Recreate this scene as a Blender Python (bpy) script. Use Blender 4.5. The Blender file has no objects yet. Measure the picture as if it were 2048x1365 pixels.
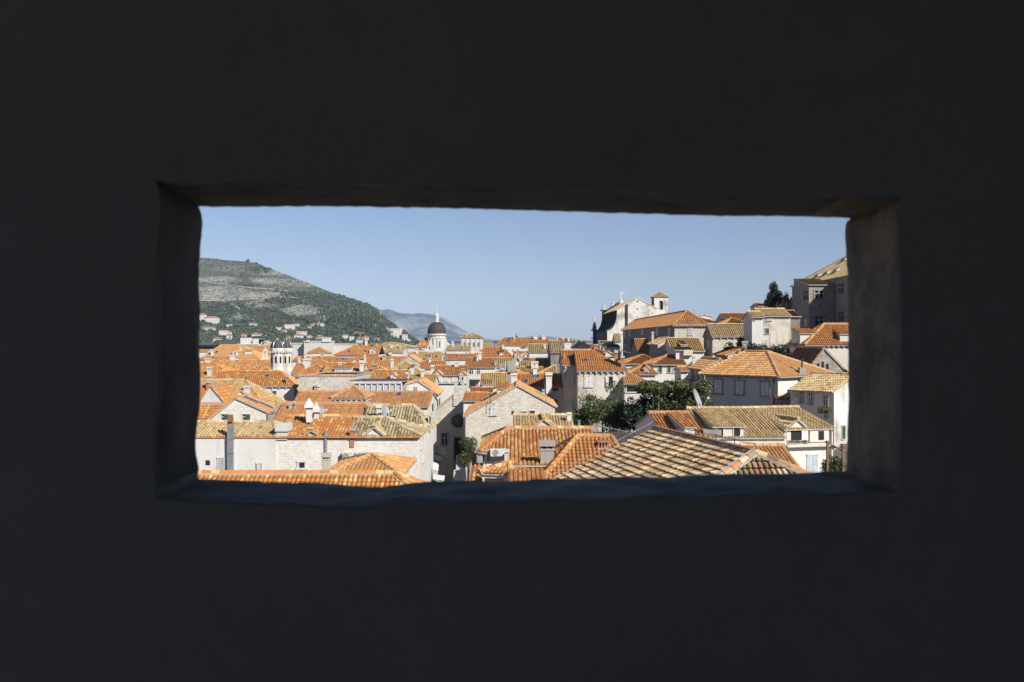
import bpy, math, random
from mathutils import Vector, Matrix, noise
random.seed(7)
R = math.radians
C = bpy.context.scene.collection
sc = bpy.context.scene
F = 1991.1          # focal length in photo pixels (35 mm on a 36 mm sensor, 2048 px wide)
H = 16.0            # eye height above the old town's streets
CAM = Vector((0, 0, H))

def P(u, v, d):
    return Vector((d * (u - 1024) / F, d, H + d * (682.5 - v) / F))
def ray(u, v):
    return Vector(((u - 1024) / F, 1.0, (682.5 - v) / F))
def terrain(x, y):
    if y < 55: return 0.0
    t = max(0.0, x - 3.0) * 0.30
    return min(t, 14.0) * min(1.0, (y - 55) / 15)

# ------------------------------------------------------------------ materials
def new_mat(name):
    m = bpy.data.materials.new(name); m.use_nodes = True
    nt = m.node_tree
    return m, nt, nt.nodes['Principled BSDF']
def N(nt, t, **kw):
    n = nt.nodes.new(t)
    for k, v in kw.items():
        if k in n.inputs: n.inputs[k].default_value = v
        else: setattr(n, k, v)
    return n
def mixc(nt, fac, a, b, mode='MIX'):
    n = nt.nodes.new('ShaderNodeMix'); n.data_type = 'RGBA'; n.blend_type = mode
    for sock, val in ((n.inputs[0], fac), (n.inputs[6], a), (n.inputs[7], b)):
        if hasattr(val, 'is_output'): nt.links.new(val, sock)
        elif isinstance(val, (int, float)): sock.default_value = val
        else: sock.default_value = (*val, 1)
    return n.outputs[2]
def ramp(nt, src, lo, hi, a=0.0, b=1.0):
    n = nt.nodes.new('ShaderNodeMapRange'); n.clamp = True
    n.inputs[1].default_value = lo; n.inputs[2].default_value = hi
    n.inputs[3].default_value = a; n.inputs[4].default_value = b
    nt.links.new(src, n.inputs[0]); return n.outputs[0]
def uvmap(nt, scale=(1, 1, 1)):
    t = nt.nodes.new('ShaderNodeTexCoord'); mp = nt.nodes.new('ShaderNodeMapping')
    mp.inputs['Scale'].default_value = scale
    nt.links.new(t.outputs['UV'], mp.inputs[0]); return mp.outputs[0]
def objmap(nt, scale=(1, 1, 1)):
    t = nt.nodes.new('ShaderNodeNewGeometry'); mp = nt.nodes.new('ShaderNodeMapping')
    mp.inputs['Scale'].default_value = scale
    nt.links.new(t.outputs['Position'], mp.inputs[0]); return mp.outputs[0]
def noise_tex(nt, vec, scale, detail=4, rough=0.55):
    n = N(nt, 'ShaderNodeTexNoise'); n.inputs['Scale'].default_value = scale
    n.inputs['Detail'].default_value = detail; n.inputs['Roughness'].default_value = rough
    nt.links.new(vec, n.inputs['Vector']); return n.outputs['Fac']

MATS = {}
ALB = .70
def dim(c, k=None): return tuple(x * (ALB if k is None else k) for x in c)
def plain(name, col, rough=0.8, metal=0.0, var=0.12, scale=3.0):
    if name in MATS: return MATS[name]
    if name not in ('pale_wall', 'lintel_wood'): col = dim(col)
    m, nt, b = new_mat(name)
    f = noise_tex(nt, objmap(nt), scale)
    c = mixc(nt, ramp(nt, f, .35, .65), [x * (1 - var) for x in col], [min(1, x * (1 + var)) for x in col])
    nt.links.new(c, b.inputs['Base Color'])
    b.inputs['Roughness'].default_value = rough; b.inputs['Metallic'].default_value = metal
    MATS[name] = m; return m
def plaster(name, col, dirt=(0.33, 0.31, 0.27), amt=0.45):
    col, dirt = dim(col), dim(dirt)
    m, nt, b = new_mat(name)
    big = noise_tex(nt, objmap(nt), 0.35, 5, .6)
    streak = noise_tex(nt, objmap(nt, (1.6, 1.6, .16)), 1.0, 4, .6)
    fine = noise_tex(nt, objmap(nt), 6, 3)
    c = mixc(nt, ramp(nt, fine, .3, .7), [x * .94 for x in col], [min(1, x * 1.05) for x in col])
    c = mixc(nt, ramp(nt, big, .48, .64, 0, amt), c, dirt)
    c = mixc(nt, ramp(nt, streak, .56, .78, 0, amt), c, [x * .8 for x in dirt])
    nt.links.new(c, b.inputs['Base Color']); b.inputs['Roughness'].default_value = .9
    MATS[name] = m; return m
def stone(name, c1, c2, mortar, bw=.48, rh=.26, amt=0.35, patchy=0.5, wobble=1.0):
    c1, c2, mortar = dim(c1), dim(c2), dim(mortar)
    m, nt, b = new_mat(name)
    uv = uvmap(nt)
    wob = N(nt, 'ShaderNodeTexNoise'); wob.inputs['Scale'].default_value = 1.3
    nt.links.new(uv, wob.inputs['Vector'])
    add = nt.nodes.new('ShaderNodeVectorMath'); add.operation = 'MULTIPLY_ADD'
    nt.links.new(wob.outputs['Color'], add.inputs[0]); add.inputs[1].default_value = (.16 * wobble, .10 * wobble, 0)
    nt.links.new(uv, add.inputs[2])
    br = N(nt, 'ShaderNodeTexBrick'); br.offset = .5; br.squash = .8; br.squash_frequency = 3
    nt.links.new(add.outputs[0], br.inputs['Vector'])
    br.inputs['Color1'].default_value = (*c1, 1); br.inputs['Color2'].default_value = (*c2, 1)
    br.inputs['Mortar'].default_value = (*mortar, 1); br.inputs['Scale'].default_value = 1
    br.inputs['Mortar Size'].default_value = .022; br.inputs['Brick Width'].default_value = bw
    br.inputs['Row Height'].default_value = rh; br.inputs['Mortar Smooth'].default_value = .4
    fine = noise_tex(nt, objmap(nt), 2.2, 5, .65)
    c = mixc(nt, ramp(nt, fine, .38, .66, 0, amt), br.outputs['Color'], [x * .6 for x in c2])
    patch = noise_tex(nt, objmap(nt), .5, 4, .6)
    c = mixc(nt, ramp(nt, patch, .52, .70, 0, patchy), c, [min(1, x * 1.08) for x in c1])
    nt.links.new(c, b.inputs['Base Color']); b.inputs['Roughness'].default_value = .92
    bp = N(nt, 'ShaderNodeBump'); bp.inputs['Strength'].default_value = .5; bp.inputs['Distance'].default_value = .05
    nt.links.new(br.outputs['Fac'], bp.inputs['Height']); bp.invert = True
    nt.links.new(bp.outputs[0], b.inputs['Normal'])
    MATS[name] = m; return m

plaster('white', (.74, .72, .69), (.42, .40, .36), .35)
plaster('cream', (.70, .66, .58), (.42, .38, .31), .4)
plaster('beige', (.68, .63, .54), (.34, .325, .30), .95)
plaster('pink', (.84, .72, .64), (.45, .38, .33), .3)
plaster('greyplaster', (.68, .64, .61), (.50, .48, .45), .3)
plaster('concrete', (.40, .37, .32), (.20, .19, .16), .7)
plaster('stained', (.55, .52, .44), (.26, .25, .15), .9)
plaster('oldwhite', (.76, .74, .69), (.30, .27, .23), .8)
stone('stone', (.78, .74, .66), (.54, .48, .37), (.66, .63, .57), .30, .17, .3, .35, .6)
stone('rubble', (.85, .82, .78), (.70, .63, .51), (.84, .82, .77), .27, .18, .10, .8, 1.6)
stone('dark_shaded_stone', (.36, .32, .28), (.24, .21, .18), (.20, .18, .16), .55, .3, .4)  # dark stone, also painting shade onto side walls turned from the sun
stone('greystone', (.54, .49, .44), (.32, .28, .235), (.25, .23, .20), .36, .21, .35, .2, .5)
stone('ashlar', (.84, .80, .72), (.62, .54, .40), (.62, .57, .49), .27, .15, .2, .45, .3)
stone('stain_shade_stone', (.105, .098, .09), (.060, .055, .05), (.05, .047, .043), .6, .35, .4)  # stone dark from weathering, with shade mixed into the colour
stone('smooth_stone', (.72, .70, .65), (.64, .61, .55), (.60, .57, .51), .9, .42, .2)
plain('trim', (.66, .63, .57)); plain('shutter_white', (.72, .72, .74), .6); plain('shutter_green', (.035, .10, .07), .6)
plain('shutter_grey', (.48, .50, .54), .6)
plain('shutter_blue', (.50, .58, .66), .6)
plain('wood', (.20, .11, .055), .7); plain('dark', (.012, .013, .015), .9); plain('lead', (.050, .046, .048), .75)
plain('metal', (.45, .47, .50), .4, .6); plain('metal_light', (.62, .64, .66), .35, .5); plain('iron', (.05, .05, .055), .6)
plain('brick', (.40, .20, .11), .9, 0, .3, 14); plain('acwhite', (.72, .71, .68), .5); plain('fan', (.36, .36, .36), .6)
plain('fabric', (.46, .44, .41), .9); plain('fabric_white', (.70, .68, .64), .9); plain('fabric_green', (.02, .16, .10), .9)
plain('curtain', (.62, .65, .66), .8, 0, .06)
plain('lichen', (.44, .40, .28), .9, 0, .3, 3)
plain('bark', (.10, .075, .05), .95); plain('mortar', (.46, .43, .38), .95); plain('bronze', (.08, .09, .06), .5, .6)
plain('flashing', (.40, .42, .46), .45, .5); plain('gold_spire', (.55, .50, .42), .6)
plain('rust', (.30, .13, .05), .9)
def glass_mat():
    m, nt, b = new_mat('glass'); b.inputs['Base Color'].default_value = (.02, .025, .03, 1)
    b.inputs['Roughness'].default_value = .12; MATS['glass'] = m
glass_mat()
def attr_mat(name, rough, bump=0.0, sc_=8):
    m, nt, b = new_mat(name)
    a = N(nt, 'ShaderNodeVertexColor'); a.layer_name = 'Col'
    f = noise_tex(nt, objmap(nt), sc_, 4, .6)
    c = mixc(nt, ramp(nt, f, .40, .70, 0, .30), a.outputs[0], (.34, .25, .16))
    c = mixc(nt, 1.0, c, (.765, .752, .69), 'MULTIPLY')
    nt.links.new(c, b.inputs['Base Color']); b.inputs['Roughness'].default_value = rough
    MATS[name] = m; return m
attr_mat('tile', .88)
def leaf_mat(name, a, b_, trans=True):
    m, nt, b = new_mat(name)
    g = nt.nodes.new('ShaderNodeVertexColor'); g.layer_name = 'Col'
    sep = nt.nodes.new('ShaderNodeSeparateColor'); nt.links.new(g.outputs[0], sep.inputs[0])
    c = mixc(nt, sep.outputs[0], dim(a, .8), dim(b_, .8))
    nt.links.new(c, b.inputs['Base Color']); b.inputs['Roughness'].default_value = .6
    MATS[name] = m; return m
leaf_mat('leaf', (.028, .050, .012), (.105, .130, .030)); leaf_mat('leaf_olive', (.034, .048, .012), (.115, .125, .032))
leaf_mat('leaf_far', (.040, .058, .024), (.088, .098, .048)); leaf_mat('leaf_dark', (.012, .024, .011), (.034, .050, .020)); leaf_mat('flower', (.5, .12, .03), (.55, .22, .05))

# ------------------------------------------------------------------ mesh builder
class MB:
    def __init__(s):
        s.v = []; s.f = []; s.m = []; s.uv = []; s.c = []; s.mats = []; s.smooth = []
    def mi(s, name):
        if name not in s.mats: s.mats.append(name)
        return s.mats.index(name)
    def face(s, pts, mat, uv=None, col=(1, 1, 1), smooth=False):
        b = len(s.v); s.v.extend([tuple(p) for p in pts]); n = len(pts)
        s.f.append(tuple(range(b, b + n))); s.m.append(s.mi(mat)); s.c.append(col); s.smooth.append(smooth)
        if uv is None:
            p = [Vector(q) for q in pts]
            nx = (p[1] - p[0]).cross(p[2] - p[0])
            if nx.length < 1e-12 and n > 3: nx = (p[2] - p[0]).cross(p[3] - p[0])
            t = Vector((nx.y, -nx.x, 0)) if abs(nx.z) < .98 * nx.length else Vector((1, 0, 0))
            t = t.normalized() if t.length > 1e-9 else Vector((1, 0, 0))
            up = nx.cross(t); up = up.normalized() if up.length > 1e-9 else Vector((0, 0, 1))
            if up.z < 0: up = -up
            uv = [(q.dot(t), q.dot(up)) for q in p]
        s.uv.append(uv)
    def hexa(s, q, mat, col=(1, 1, 1)):     # q: 4 bottom + 4 top corner points
        for idx in ((0, 1, 2, 3), (4, 5, 6, 7), (0, 1, 5, 4), (1, 2, 6, 5), (2, 3, 7, 6), (3, 0, 4, 7)):
            s.face([q[i] for i in idx], mat, None, col)
    def box(s, x0, x1, y0, y1, z0, z1, mat, W=None, col=(1, 1, 1)):
        q = [(x0, y0, z0), (x1, y0, z0), (x1, y1, z0), (x0, y1, z0), (x0, y0, z1), (x1, y0, z1), (x1, y1, z1), (x0, y1, z1)]
        s.hexa([W(*p) for p in q] if W else [Vector(p) for p in q], mat, col)
    def prism(s, poly, ext, mat, cap=True):  # poly list of Vectors, ext vector
        n = len(poly); e = Vector(ext)
        for i in range(n):
            a, b = Vector(poly[i]), Vector(poly[(i + 1) % n])
            s.face([a, b, b + e, a + e], mat)
        if cap:
            s.face(list(poly), mat); s.face([Vector(p) + e for p in poly], mat)
    def tube(s, a, b, r, mat, n=6, r2=None):
        a, b = Vector(a), Vector(b); r2 = r if r2 is None else r2
        d = (b - a).normalized(); t = d.cross(Vector((0, 0, 1)))
        t = t.normalized() if t.length > 1e-4 else Vector((1, 0, 0)); w = d.cross(t)
        ra = [a + (t * math.cos(k * 2 * math.pi / n) + w * math.sin(k * 2 * math.pi / n)) * r for k in range(n)]
        rb = [b + (t * math.cos(k * 2 * math.pi / n) + w * math.sin(k * 2 * math.pi / n)) * r2 for k in range(n)]
        for k in range(n):
            s.face([ra[k], ra[(k + 1) % n], rb[(k + 1) % n], rb[k]], mat, None, (1, 1, 1), n > 5)
        s.face(ra, mat); s.face(rb, mat)
    def lathe(s, cx, cy, prof, mat, n=24, smooth=True, ph=0.0):
        for (r0, z0), (r1, z1) in zip(prof[:-1], prof[1:]):
            for k in range(n):
                a0 = 2 * math.pi * k / n + ph; a1 = 2 * math.pi * (k + 1) / n + ph
                pts = [(cx + r0 * math.cos(a0), cy + r0 * math.sin(a0), z0), (cx + r0 * math.cos(a1), cy + r0 * math.sin(a1), z0)]
                if r1 > 1e-4: pts += [(cx + r1 * math.cos(a1), cy + r1 * math.sin(a1), z1), (cx + r1 * math.cos(a0), cy + r1 * math.sin(a0), z1)]
                else: pts += [(cx, cy, z1)]
                s.face([Vector(p) for p in pts], mat, [(k, z0), (k + 1, z0), (k + 1, z1), (k, z1)][:len(pts)], (1, 1, 1), smooth)
    def build(s, name, parent=None, origin=None):
        me = bpy.data.meshes.new(name)
        if origin is None: origin = parent.get_world() if parent is not None else Vector((0, 0, 0))
        ox, oy, oz = origin
        me.from_pydata([(a - ox, b - oy, c - oz) for a, b, c in s.v], [], s.f)
        for n in s.mats: me.materials.append(MATS[n])
        me.polygons.foreach_set('material_index', s.m)
        if any(s.smooth): me.polygons.foreach_set('use_smooth', s.smooth)
        uvl = me.uv_layers.new(name='UVMap'); flat = []
        for u in s.uv:
            for a, b in u: flat.append(a); flat.append(b)
        uvl.data.foreach_set('uv', flat)
        ca = me.color_attributes.new('Col', 'FLOAT_COLOR', 'CORNER'); flat = []
        for f, c in zip(s.f, s.c):
            flat.extend((c[0], c[1], c[2], 1.0) * len(f))
        ca.data.foreach_set('color', flat)
        o = bpy.data.objects.new(name, me); C.objects.link(o)
        if parent is not None: o.parent = parent.o if isinstance(parent, Th) else parent
        else: o.location = origin
        return o

class Th:                       # a top-level thing: an Empty at its base that parents the parts
    def __init__(s, name, label, cat, loc, group=None):
        o = bpy.data.objects.new(name, None); C.objects.link(o); o.location = loc; o.empty_display_size = .3
        o['label'] = label; o['category'] = cat
        if group: o['group'] = group
        s.o = o; s.loc = Vector(loc)
    def get_world(s): return s.loc
def sub(mb, name, parent_obj, th):          # a sub-part: the parent object sits at the thing's origin, so the same offset applies
    o = mb.build(name, None, th.loc); o.parent = parent_obj; o.location = (0, 0, 0); return o
def part(mb, name, th): return mb.build(name, th)
def single(mb, name, label, cat, origin, group=None):
    o = mb.build(name, None, Vector(origin)); o['label'] = label; o['category'] = cat
    if group: o['group'] = group
    return o
def struct(mb, name, kind='structure', label=None):
    o = mb.build(name, None, Vector((0, 0, 0))); o['kind'] = kind
    if label: o['label'] = label
    return o

# ------------------------------------------------------------------ roof tiles
PAL = {
 'O': [(5, (.52, .215, .056)), (4, (.47, .188, .050)), (3, (.57, .255, .075)), (1, (.62, .37, .14))],
 'M': [(5, (.51, .195, .055)), (3, (.55, .225, .07)), (4, (.66, .44, .18)), (1, (.56, .32, .12))],
 'M2': [(7, (.52, .208, .055)), (4, (.54, .222, .062)), (3, (.68, .46, .18))],
 'Y': [(4, (.60, .32, .12)), (3, (.56, .27, .10)), (2, (.62, .39, .18)), (1, (.48, .22, .09))],
 'R': [(5, (.53, .24, .086)), (4, (.47, .21, .076)), (3, (.57, .28, .11)), (1, (.58, .36, .18))],
 'K': [(4, (.60, .465, .25)), (3, (.51, .385, .20)), (3, (.64, .52, .32)), (2, (.52, .30, .14)), (1, (.33, .24, .13))],
 'KO': [(3, (.62, .43, .18)), (3, (.52, .28, .095)), (3, (.48, .37, .18)), (2, (.41, .22, .09))],
 'K2': [(4, (.54, .46, .28)), (3, (.44, .36, .21)), (2, (.60, .52, .35)), (2, (.24, .18, .11)), (1, (.40, .22, .11))],
 'W': [(5, (.66, .53, .36)), (4, (.58, .465, .33)), (2, (.46, .20, .085)), (3, (.34, .23, .14)), (2, (.20, .135, .085)), (3, (.50, .30, .15))],
 'G': [(3, (.36, .345, .30)), (2, (.30, .28, .25)), (2, (.40, .38, .31))],
 'S': [(3, (.21, .20, .21)), (2, (.17, .165, .175)), (2, (.25, .24, .24))],
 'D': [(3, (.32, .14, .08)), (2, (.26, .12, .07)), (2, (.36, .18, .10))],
}
def pick(pal, p, clump):
    tot = sum(w for w, _ in pal); r = random.random()
    if clump: r = (r * .75 + .25 * (noise.noise(Vector(p) * .45) * .5 + .5))
    r *= tot
    for w, c in pal:
        r -= w
        if r <= 0: break
    k = .90 + .2 * random.random()
    return (c[0] * k, c[1] * k, c[2] * k)
def clipx(poly2, x):
    ys = []
    n = len(poly2)
    for i in range(n):
        (xa, ya), (xb, yb) = poly2[i], poly2[(i + 1) % n]
        if (xa <= x < xb) or (xb <= x < xa):
            ys.append(ya + (yb - ya) * (x - xa) / (xb - xa))
    return (min(ys), max(ys)) if len(ys) >= 2 else None
def tiles(mb, poly, kind, d, lim=None):
    """barrel tiles over a planar roof polygon whose first edge is the eave"""
    p0 = Vector(poly[0]); ex = (Vector(poly[1]) - p0).normalized()
    nz = None
    for i in range(2, len(poly)):
        nz = ex.cross(Vector(poly[i]) - p0)
        if nz.length > 1e-4: break
    nz.normalize()
    if nz.z < 0: nz = -nz
    ey = nz.cross(ex).normalized()
    if ey.z < 0: ey = -ey
    p2 = [((Vector(q) - p0).dot(ex), (Vector(q) - p0).dot(ey)) for q in poly]
    xs = [q[0] for q in p2]
    if d < 62: pitch, c, segs, cap = .215, .36, 4, True
    elif d < 118: pitch, c, segs, cap = .225, .38, 3, True
    elif d < 185: pitch, c, segs, cap = .27, .42, 2, False
    else: pitch, c, segs, cap = .42, .6, 2, False
    if kind == 'W': pitch, c = .205, .34
    pal = PAL[kind]; r = pitch * {'W': .36, 'K2': .35}.get(kind, .385); hf = {'W': 1.1, 'K2': 1.35}.get(kind, 1.12)
    n = max(1, int((max(xs) - min(xs)) / pitch)); x0 = min(xs) + ((max(xs) - min(xs)) - n * pitch) / 2
    ang = [math.pi * k / segs for k in range(segs + 1)]
    for i in range(n):
        x = x0 + pitch * (i + .5)
        yy = clipx(p2, x)
        if not yy: continue
        y = yy[0]; ccol = pick(pal, p0 + ex * x + ey * y, False); kcol = random.uniform(.94, 1.06) if kind in ('M', 'M2') else random.uniform(.62, 1.12) if kind == 'W' else random.uniform(.86, 1.10)
        while y < yy[1] - .04:
            y2 = min(y + c, yy[1])
            ra = r * 1.10; rb = r * .88; la = .085 if kind == 'W' else .042; lb = .0
            jx = random.uniform(-.012, .012); jz = random.uniform(-.008, .012)
            A = []; B = []
            ca = p0 + ex * (x + jx) + ey * (y - .03); cb = p0 + ex * x + ey * y2
            for a in ang:
                A.append(ca + ex * (-ra * math.cos(a)) + nz * (ra * hf * math.sin(a) + la + jz - .02))
                B.append(cb + ex * (-rb * math.cos(a)) + nz * (rb * hf * math.sin(a) + lb - .02))
            col = pick(pal, ca, kind in ('M', 'W', 'K', 'KO', 'K2', 'Y'))
            if random.random() < .38 and kind not in ('M2', 'M'): col = ccol
            col = (col[0] * kcol, col[1] * kcol, col[2] * kcol)
            for k in range(segs):
                mb.face((A[k], A[k + 1], B[k + 1], B[k]), 'tile', ((0, 0), (1, 0), (1, 1), (0, 1)), col)
            if cap and kind != 'W':
                dk = (col[0] * .8, col[1] * .8, col[2] * .8)  # cap closing the tile mouth, darkened for the shade inside
                mb.face(A, 'tile', [(0, 0)] * len(A), dk)
            y = y2
def caps(mb, a, b, kind, d, mort=True):
    a, b = Vector(a), Vector(b); L = (b - a).length
    if L < .1: return
    t = (b - a) / L; s = t.cross(Vector((0, 0, 1))); s = s.normalized() if s.length > 1e-3 else Vector((1, 0, 0))
    up = s.cross(t)
    if up.z < 0: up = -up
    st = .42 if d < 185 else .9; n = max(1, int(L / st)); r = .135; segs = 4 if d < 100 else 3
    pal = PAL[kind]
    for i in range(n):
        p = a + t * (L * i / n); q = a + t * (L * (i + 1) / n + .03)
        col = pick(pal, p, False)
        A = [p + s * (-r * 1.08 * math.cos(math.pi * k / segs)) + up * (r * 1.1 * math.sin(math.pi * k / segs) + .045) for k in range(segs + 1)]
        B = [q + s * (-r * .92 * math.cos(math.pi * k / segs)) + up * (r * .95 * math.sin(math.pi * k / segs) + .025) for k in range(segs + 1)]
        for k in range(segs): mb.face((A[k], A[k + 1], B[k + 1], B[k]), 'tile', ((0, 0), (1, 0), (1, 1), (0, 1)), col)
        mb.face(A, 'tile', [(0, 0)] * len(A), col); mb.face(B, 'tile', [(0, 0)] * len(B), col)
    if mort and d < 120:
        w = r * 1.35
        q = [a - s * w - up * .05, b - s * w - up * .05, b + s * w - up * .05, a + s * w - up * .05]
        mb.hexa(q + [x + up * .085 for x in q], 'mortar')
def slab(mb, poly, th, mat, col=(.3, .13, .06)):
    n = len(poly); low = [Vector(p) - Vector((0, 0, th)) for p in poly]
    mb.face(poly, mat, None, col); mb.face(low, 'mortar')
    for i in range(n): mb.face([poly[i], poly[(i + 1) % n], low[(i + 1) % n], low[i]], 'mortar')
def rnd_under(kind):
    w, c = PAL[kind][0]; k = {'W': .16, 'K2': .3, 'K': .6}.get(kind, .72)  # channel dirt and gap shade both painted into the deck colour
    return (c[0] * k, c[1] * k, c[2] * k)
def roof_poly(mb, poly, kind, d):
    slab(mb, poly, .10, 'tile', rnd_under(kind))
    tiles(mb, poly, kind, d)
# ------------------------------------------------------------------ houses
HOUSES = []
class House(Th):
    def __init__(s, label, u1, u2, ve, d, D, vr=None, roof='side', tile='O', wall='white', yaw=0, anchor='L', L=None,
                 hl=None, hr=None, ua=None, ve2=None, name='house', cat='house', oh=.28, base=None, world=None,
                 cornice=False, side_wall=None, vo=.12, tilecap=True, group=None):
        th = R(yaw); s.e = Vector((math.cos(th), math.sin(th), 0)); s.n = Vector((-math.sin(th), math.cos(th), 0))
        s.d = d; s.tile = tile; s.wallmat = wall
        if world:                                    # x0, y0, L, D, ze, zr in metres
            x0, y0, s.L, D, ze, zr = world; s.A = Vector((x0, y0, 0)); s.d = d = y0
        else:
            ze = H + (682.5 - ve) * d / F
            if anchor == 'L':
                s.A = Vector((d * (u1 - 1024) / F, d, 0))
                if L is None:
                    k = (u2 - 1024) / F; L = (k * s.A.y - s.A.x) / (s.e.x - k * s.e.y)
            else:
                B = Vector((d * (u2 - 1024) / F, d, 0))
                if L is None:
                    k = (u1 - 1024) / F; L = -(k * B.y - B.x) / (s.e.x - k * s.e.y)
                s.A = B - s.e * L
            s.L = L; zr = None
        s.D = D; s.ze = ze; s.ze2 = ze
        L = s.L
        def zat(v, lx, ly):
            q = s.W(lx, ly, 0); return H + (682.5 - v) * q.y / F
        ax = 0 if anchor == 'L' else L
        s.zr = zr
        cx, cy = L / 2, D / 2
        if not world and vr is not None:
            if roof in ('side', 'hip', 'pyr'): s.zr = zat(vr, ax if roof != 'pyr' else L / 2, D / 2)
            elif roof in ('front', 'hipf'): s.zr = zat(vr, L / 2, 0 if roof == 'front' else D * .3)
            elif roof == 'shed': s.zr = zat(vr, ax, D)
        if roof == 'front':
            s.xa = L / 2
            if ua is not None:
                k = (ua - 1024) / F; s.xa = (k * s.A.y - s.A.x) / (s.e.x - k * s.e.y)
            if ve2 is not None: s.ze2 = zat(ve2, L, 0)
        if s.zr is None: s.zr = ze
        if base is None:
            base = min(terrain(*(s.W(a, b, 0).xy)) for a in (0, L) for b in (0, D)) - .5
        s.base = base
        super().__init__(name, label, cat, s.W(L / 2, D / 2, base), group)
        HOUSES.append(s)
        s.rooftype = roof; s.slopes = []
        W = s.W; zr = s.zr
        # ---- walls
        mb = MB(); e1 = ze - .07; e2 = s.ze2 - .07; rr = zr - .09
        sw = side_wall or wall
        def wf(pts, mat): mb.face([W(*p) for p in pts], mat)
        if roof == 'side':
            wf([(0, 0, base), (L, 0, base), (L, 0, e1), (0, 0, e1)], wall)
            wf([(0, D, base), (L, D, base), (L, D, e1), (0, D, e1)], wall)
            for x in (0, L): wf([(x, 0, base), (x, D, base), (x, D, e1), (x, D / 2, rr), (x, 0, e1)], sw)
        elif roof == 'front':
            for y in (0, D): wf([(0, y, base), (L, y, base), (L, y, e2), (s.xa, y, rr), (0, y, e1)], wall)
            wf([(0, 0, base), (0, D, base), (0, D, e1), (0, 0, e1)], sw)
            wf([(L, 0, base), (L, D, base), (L, D, e2), (L, 0, e2)], sw)
        elif roof == 'shed':
            wf([(0, 0, base), (L, 0, base), (L, 0, e1), (0, 0, e1)], wall)
            wf([(0, D, base), (L, D, base), (L, D, rr), (0, D, rr)], wall)
            for x in (0, L): wf([(x, 0, base), (x, D, base), (x, D, rr), (x, 0, e1)], sw)
        else:
            wf([(0, 0, base), (L, 0, base), (L, 0, e1), (0, 0, e1)], wall); wf([(0, D, base), (L, D, base), (L, D, e1), (0, D, e1)], wall)
            wf([(0, 0, base), (0, D, base), (0, D, e1), (0, 0, e1)], sw); wf([(L, 0, base), (L, D, base), (L, D, e1), (L, 0, e1)], sw)
        s.wallobj = part(mb, 'wall', s)
        # ---- roof
        mb = MB()
        def slope(pts, k=None):
            q = [W(*p) for p in pts]; s.slopes.append(q); roof_poly(mb, q, k or tile, d)
        if roof == 'side':
            p = (zr - ze) / (D / 2); o = oh * p
            slope([(-vo, -oh, ze - o), (L + vo, -oh, ze - o), (L + vo, D / 2, zr), (-vo, D / 2, zr)])
            slope([(L + vo, D + oh, ze - o), (-vo, D + oh, ze - o), (-vo, D / 2, zr), (L + vo, D / 2, zr)])
            if tilecap: caps(mb, W(-vo, D / 2, zr), W(L + vo, D / 2, zr), tile, d)
        elif roof == 'front':
            p1 = (zr - ze) / max(.1, s.xa); p2 = (zr - s.ze2) / max(.1, L - s.xa)
            slope([(-oh, D + vo, ze - oh * p1), (-oh, -vo, ze - oh * p1), (s.xa, -vo, zr), (s.xa, D + vo, zr)])
            slope([(L + oh, -vo, s.ze2 - oh * p2), (L + oh, D + vo, s.ze2 - oh * p2), (s.xa, D + vo, zr), (s.xa, -vo, zr)])
            caps(mb, W(s.xa, -vo, zr), W(s.xa, D + vo, zr), tile, d)
        elif roof in ('hip', 'pyr'):
            if roof == 'pyr': hl = hr = L / 2 - .01
            a = D / 2 if hl is None else hl; b = D / 2 if hr is None else hr
            if a + b > L: k = L / (a + b) * .99; a *= k; b *= k
            p = (zr - ze) / (D / 2); o = oh * p
            xl = -oh if a > 0 else -vo; xr = L + oh if b > 0 else L + vo
            al = a if a > 0 else -vo; br = L - b if b > 0 else L + vo
            ra, rb = (al, D / 2, zr), (br, D / 2, zr)
            slope([(xl, -oh, ze - o), (xr, -oh, ze - o), rb, ra]); slope([(xr, D + oh, ze - o), (xl, D + oh, ze - o), ra, rb])
            if a > 0: slope([(xl, D + oh, ze - o), (xl, -oh, ze - o), ra])
            if b > 0: slope([(xr, -oh, ze - o), (xr, D + oh, ze - o), rb])
            caps(mb, W(*ra), W(*rb), tile, d)
            for q0, q1 in (((xl, -oh, ze - o), ra), ((xl, D + oh, ze - o), ra)) if a > 0 else (): caps(mb, W(*q0), W(*q1), tile, d)
            for q0, q1 in (((xr, -oh, ze - o), rb), ((xr, D + oh, ze - o), rb)) if b > 0 else (): caps(mb, W(*q0), W(*q1), tile, d)
        elif roof == 'hipf':
            a = L / 2 if hl is None else hl; b = L / 2 if hr is None else hr
            p = (zr - ze) / (L / 2); o = oh * p
            r0, r1 = (L / 2, a, zr), (L / 2, D - b, zr)
            slope([(-oh, -oh, ze - o), (L + oh, -oh, ze - o), r0]); slope([(L + oh, D + oh, ze - o), (-oh, D + oh, ze - o), r1])
            slope([(-oh, D + oh, ze - o), (-oh, -oh, ze - o), r0, r1]); slope([(L + oh, -oh, ze - o), (L + oh, D + oh, ze - o), r1, r0])
            caps(mb, W(*r0), W(*r1), tile, d)
            for q in ((-oh, -oh), (L + oh, -oh)): caps(mb, W(q[0], q[1], ze - o), W(*r0), tile, d)
            for q in ((-oh, D + oh), (L + oh, D + oh)): caps(mb, W(q[0], q[1], ze - o), W(*r1), tile, d)
        elif roof == 'shed':
            p = (zr - ze) / D; o = oh * p
            slope([(-vo, -oh, ze - o), (L + vo, -oh, ze - o), (L + vo, D, zr), (-vo, D, zr)])
        elif roof == 'flat':
            mb.box(.3, L - .3, .3, D - .3, ze - .6, ze - .4, 'mortar', W)
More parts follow.
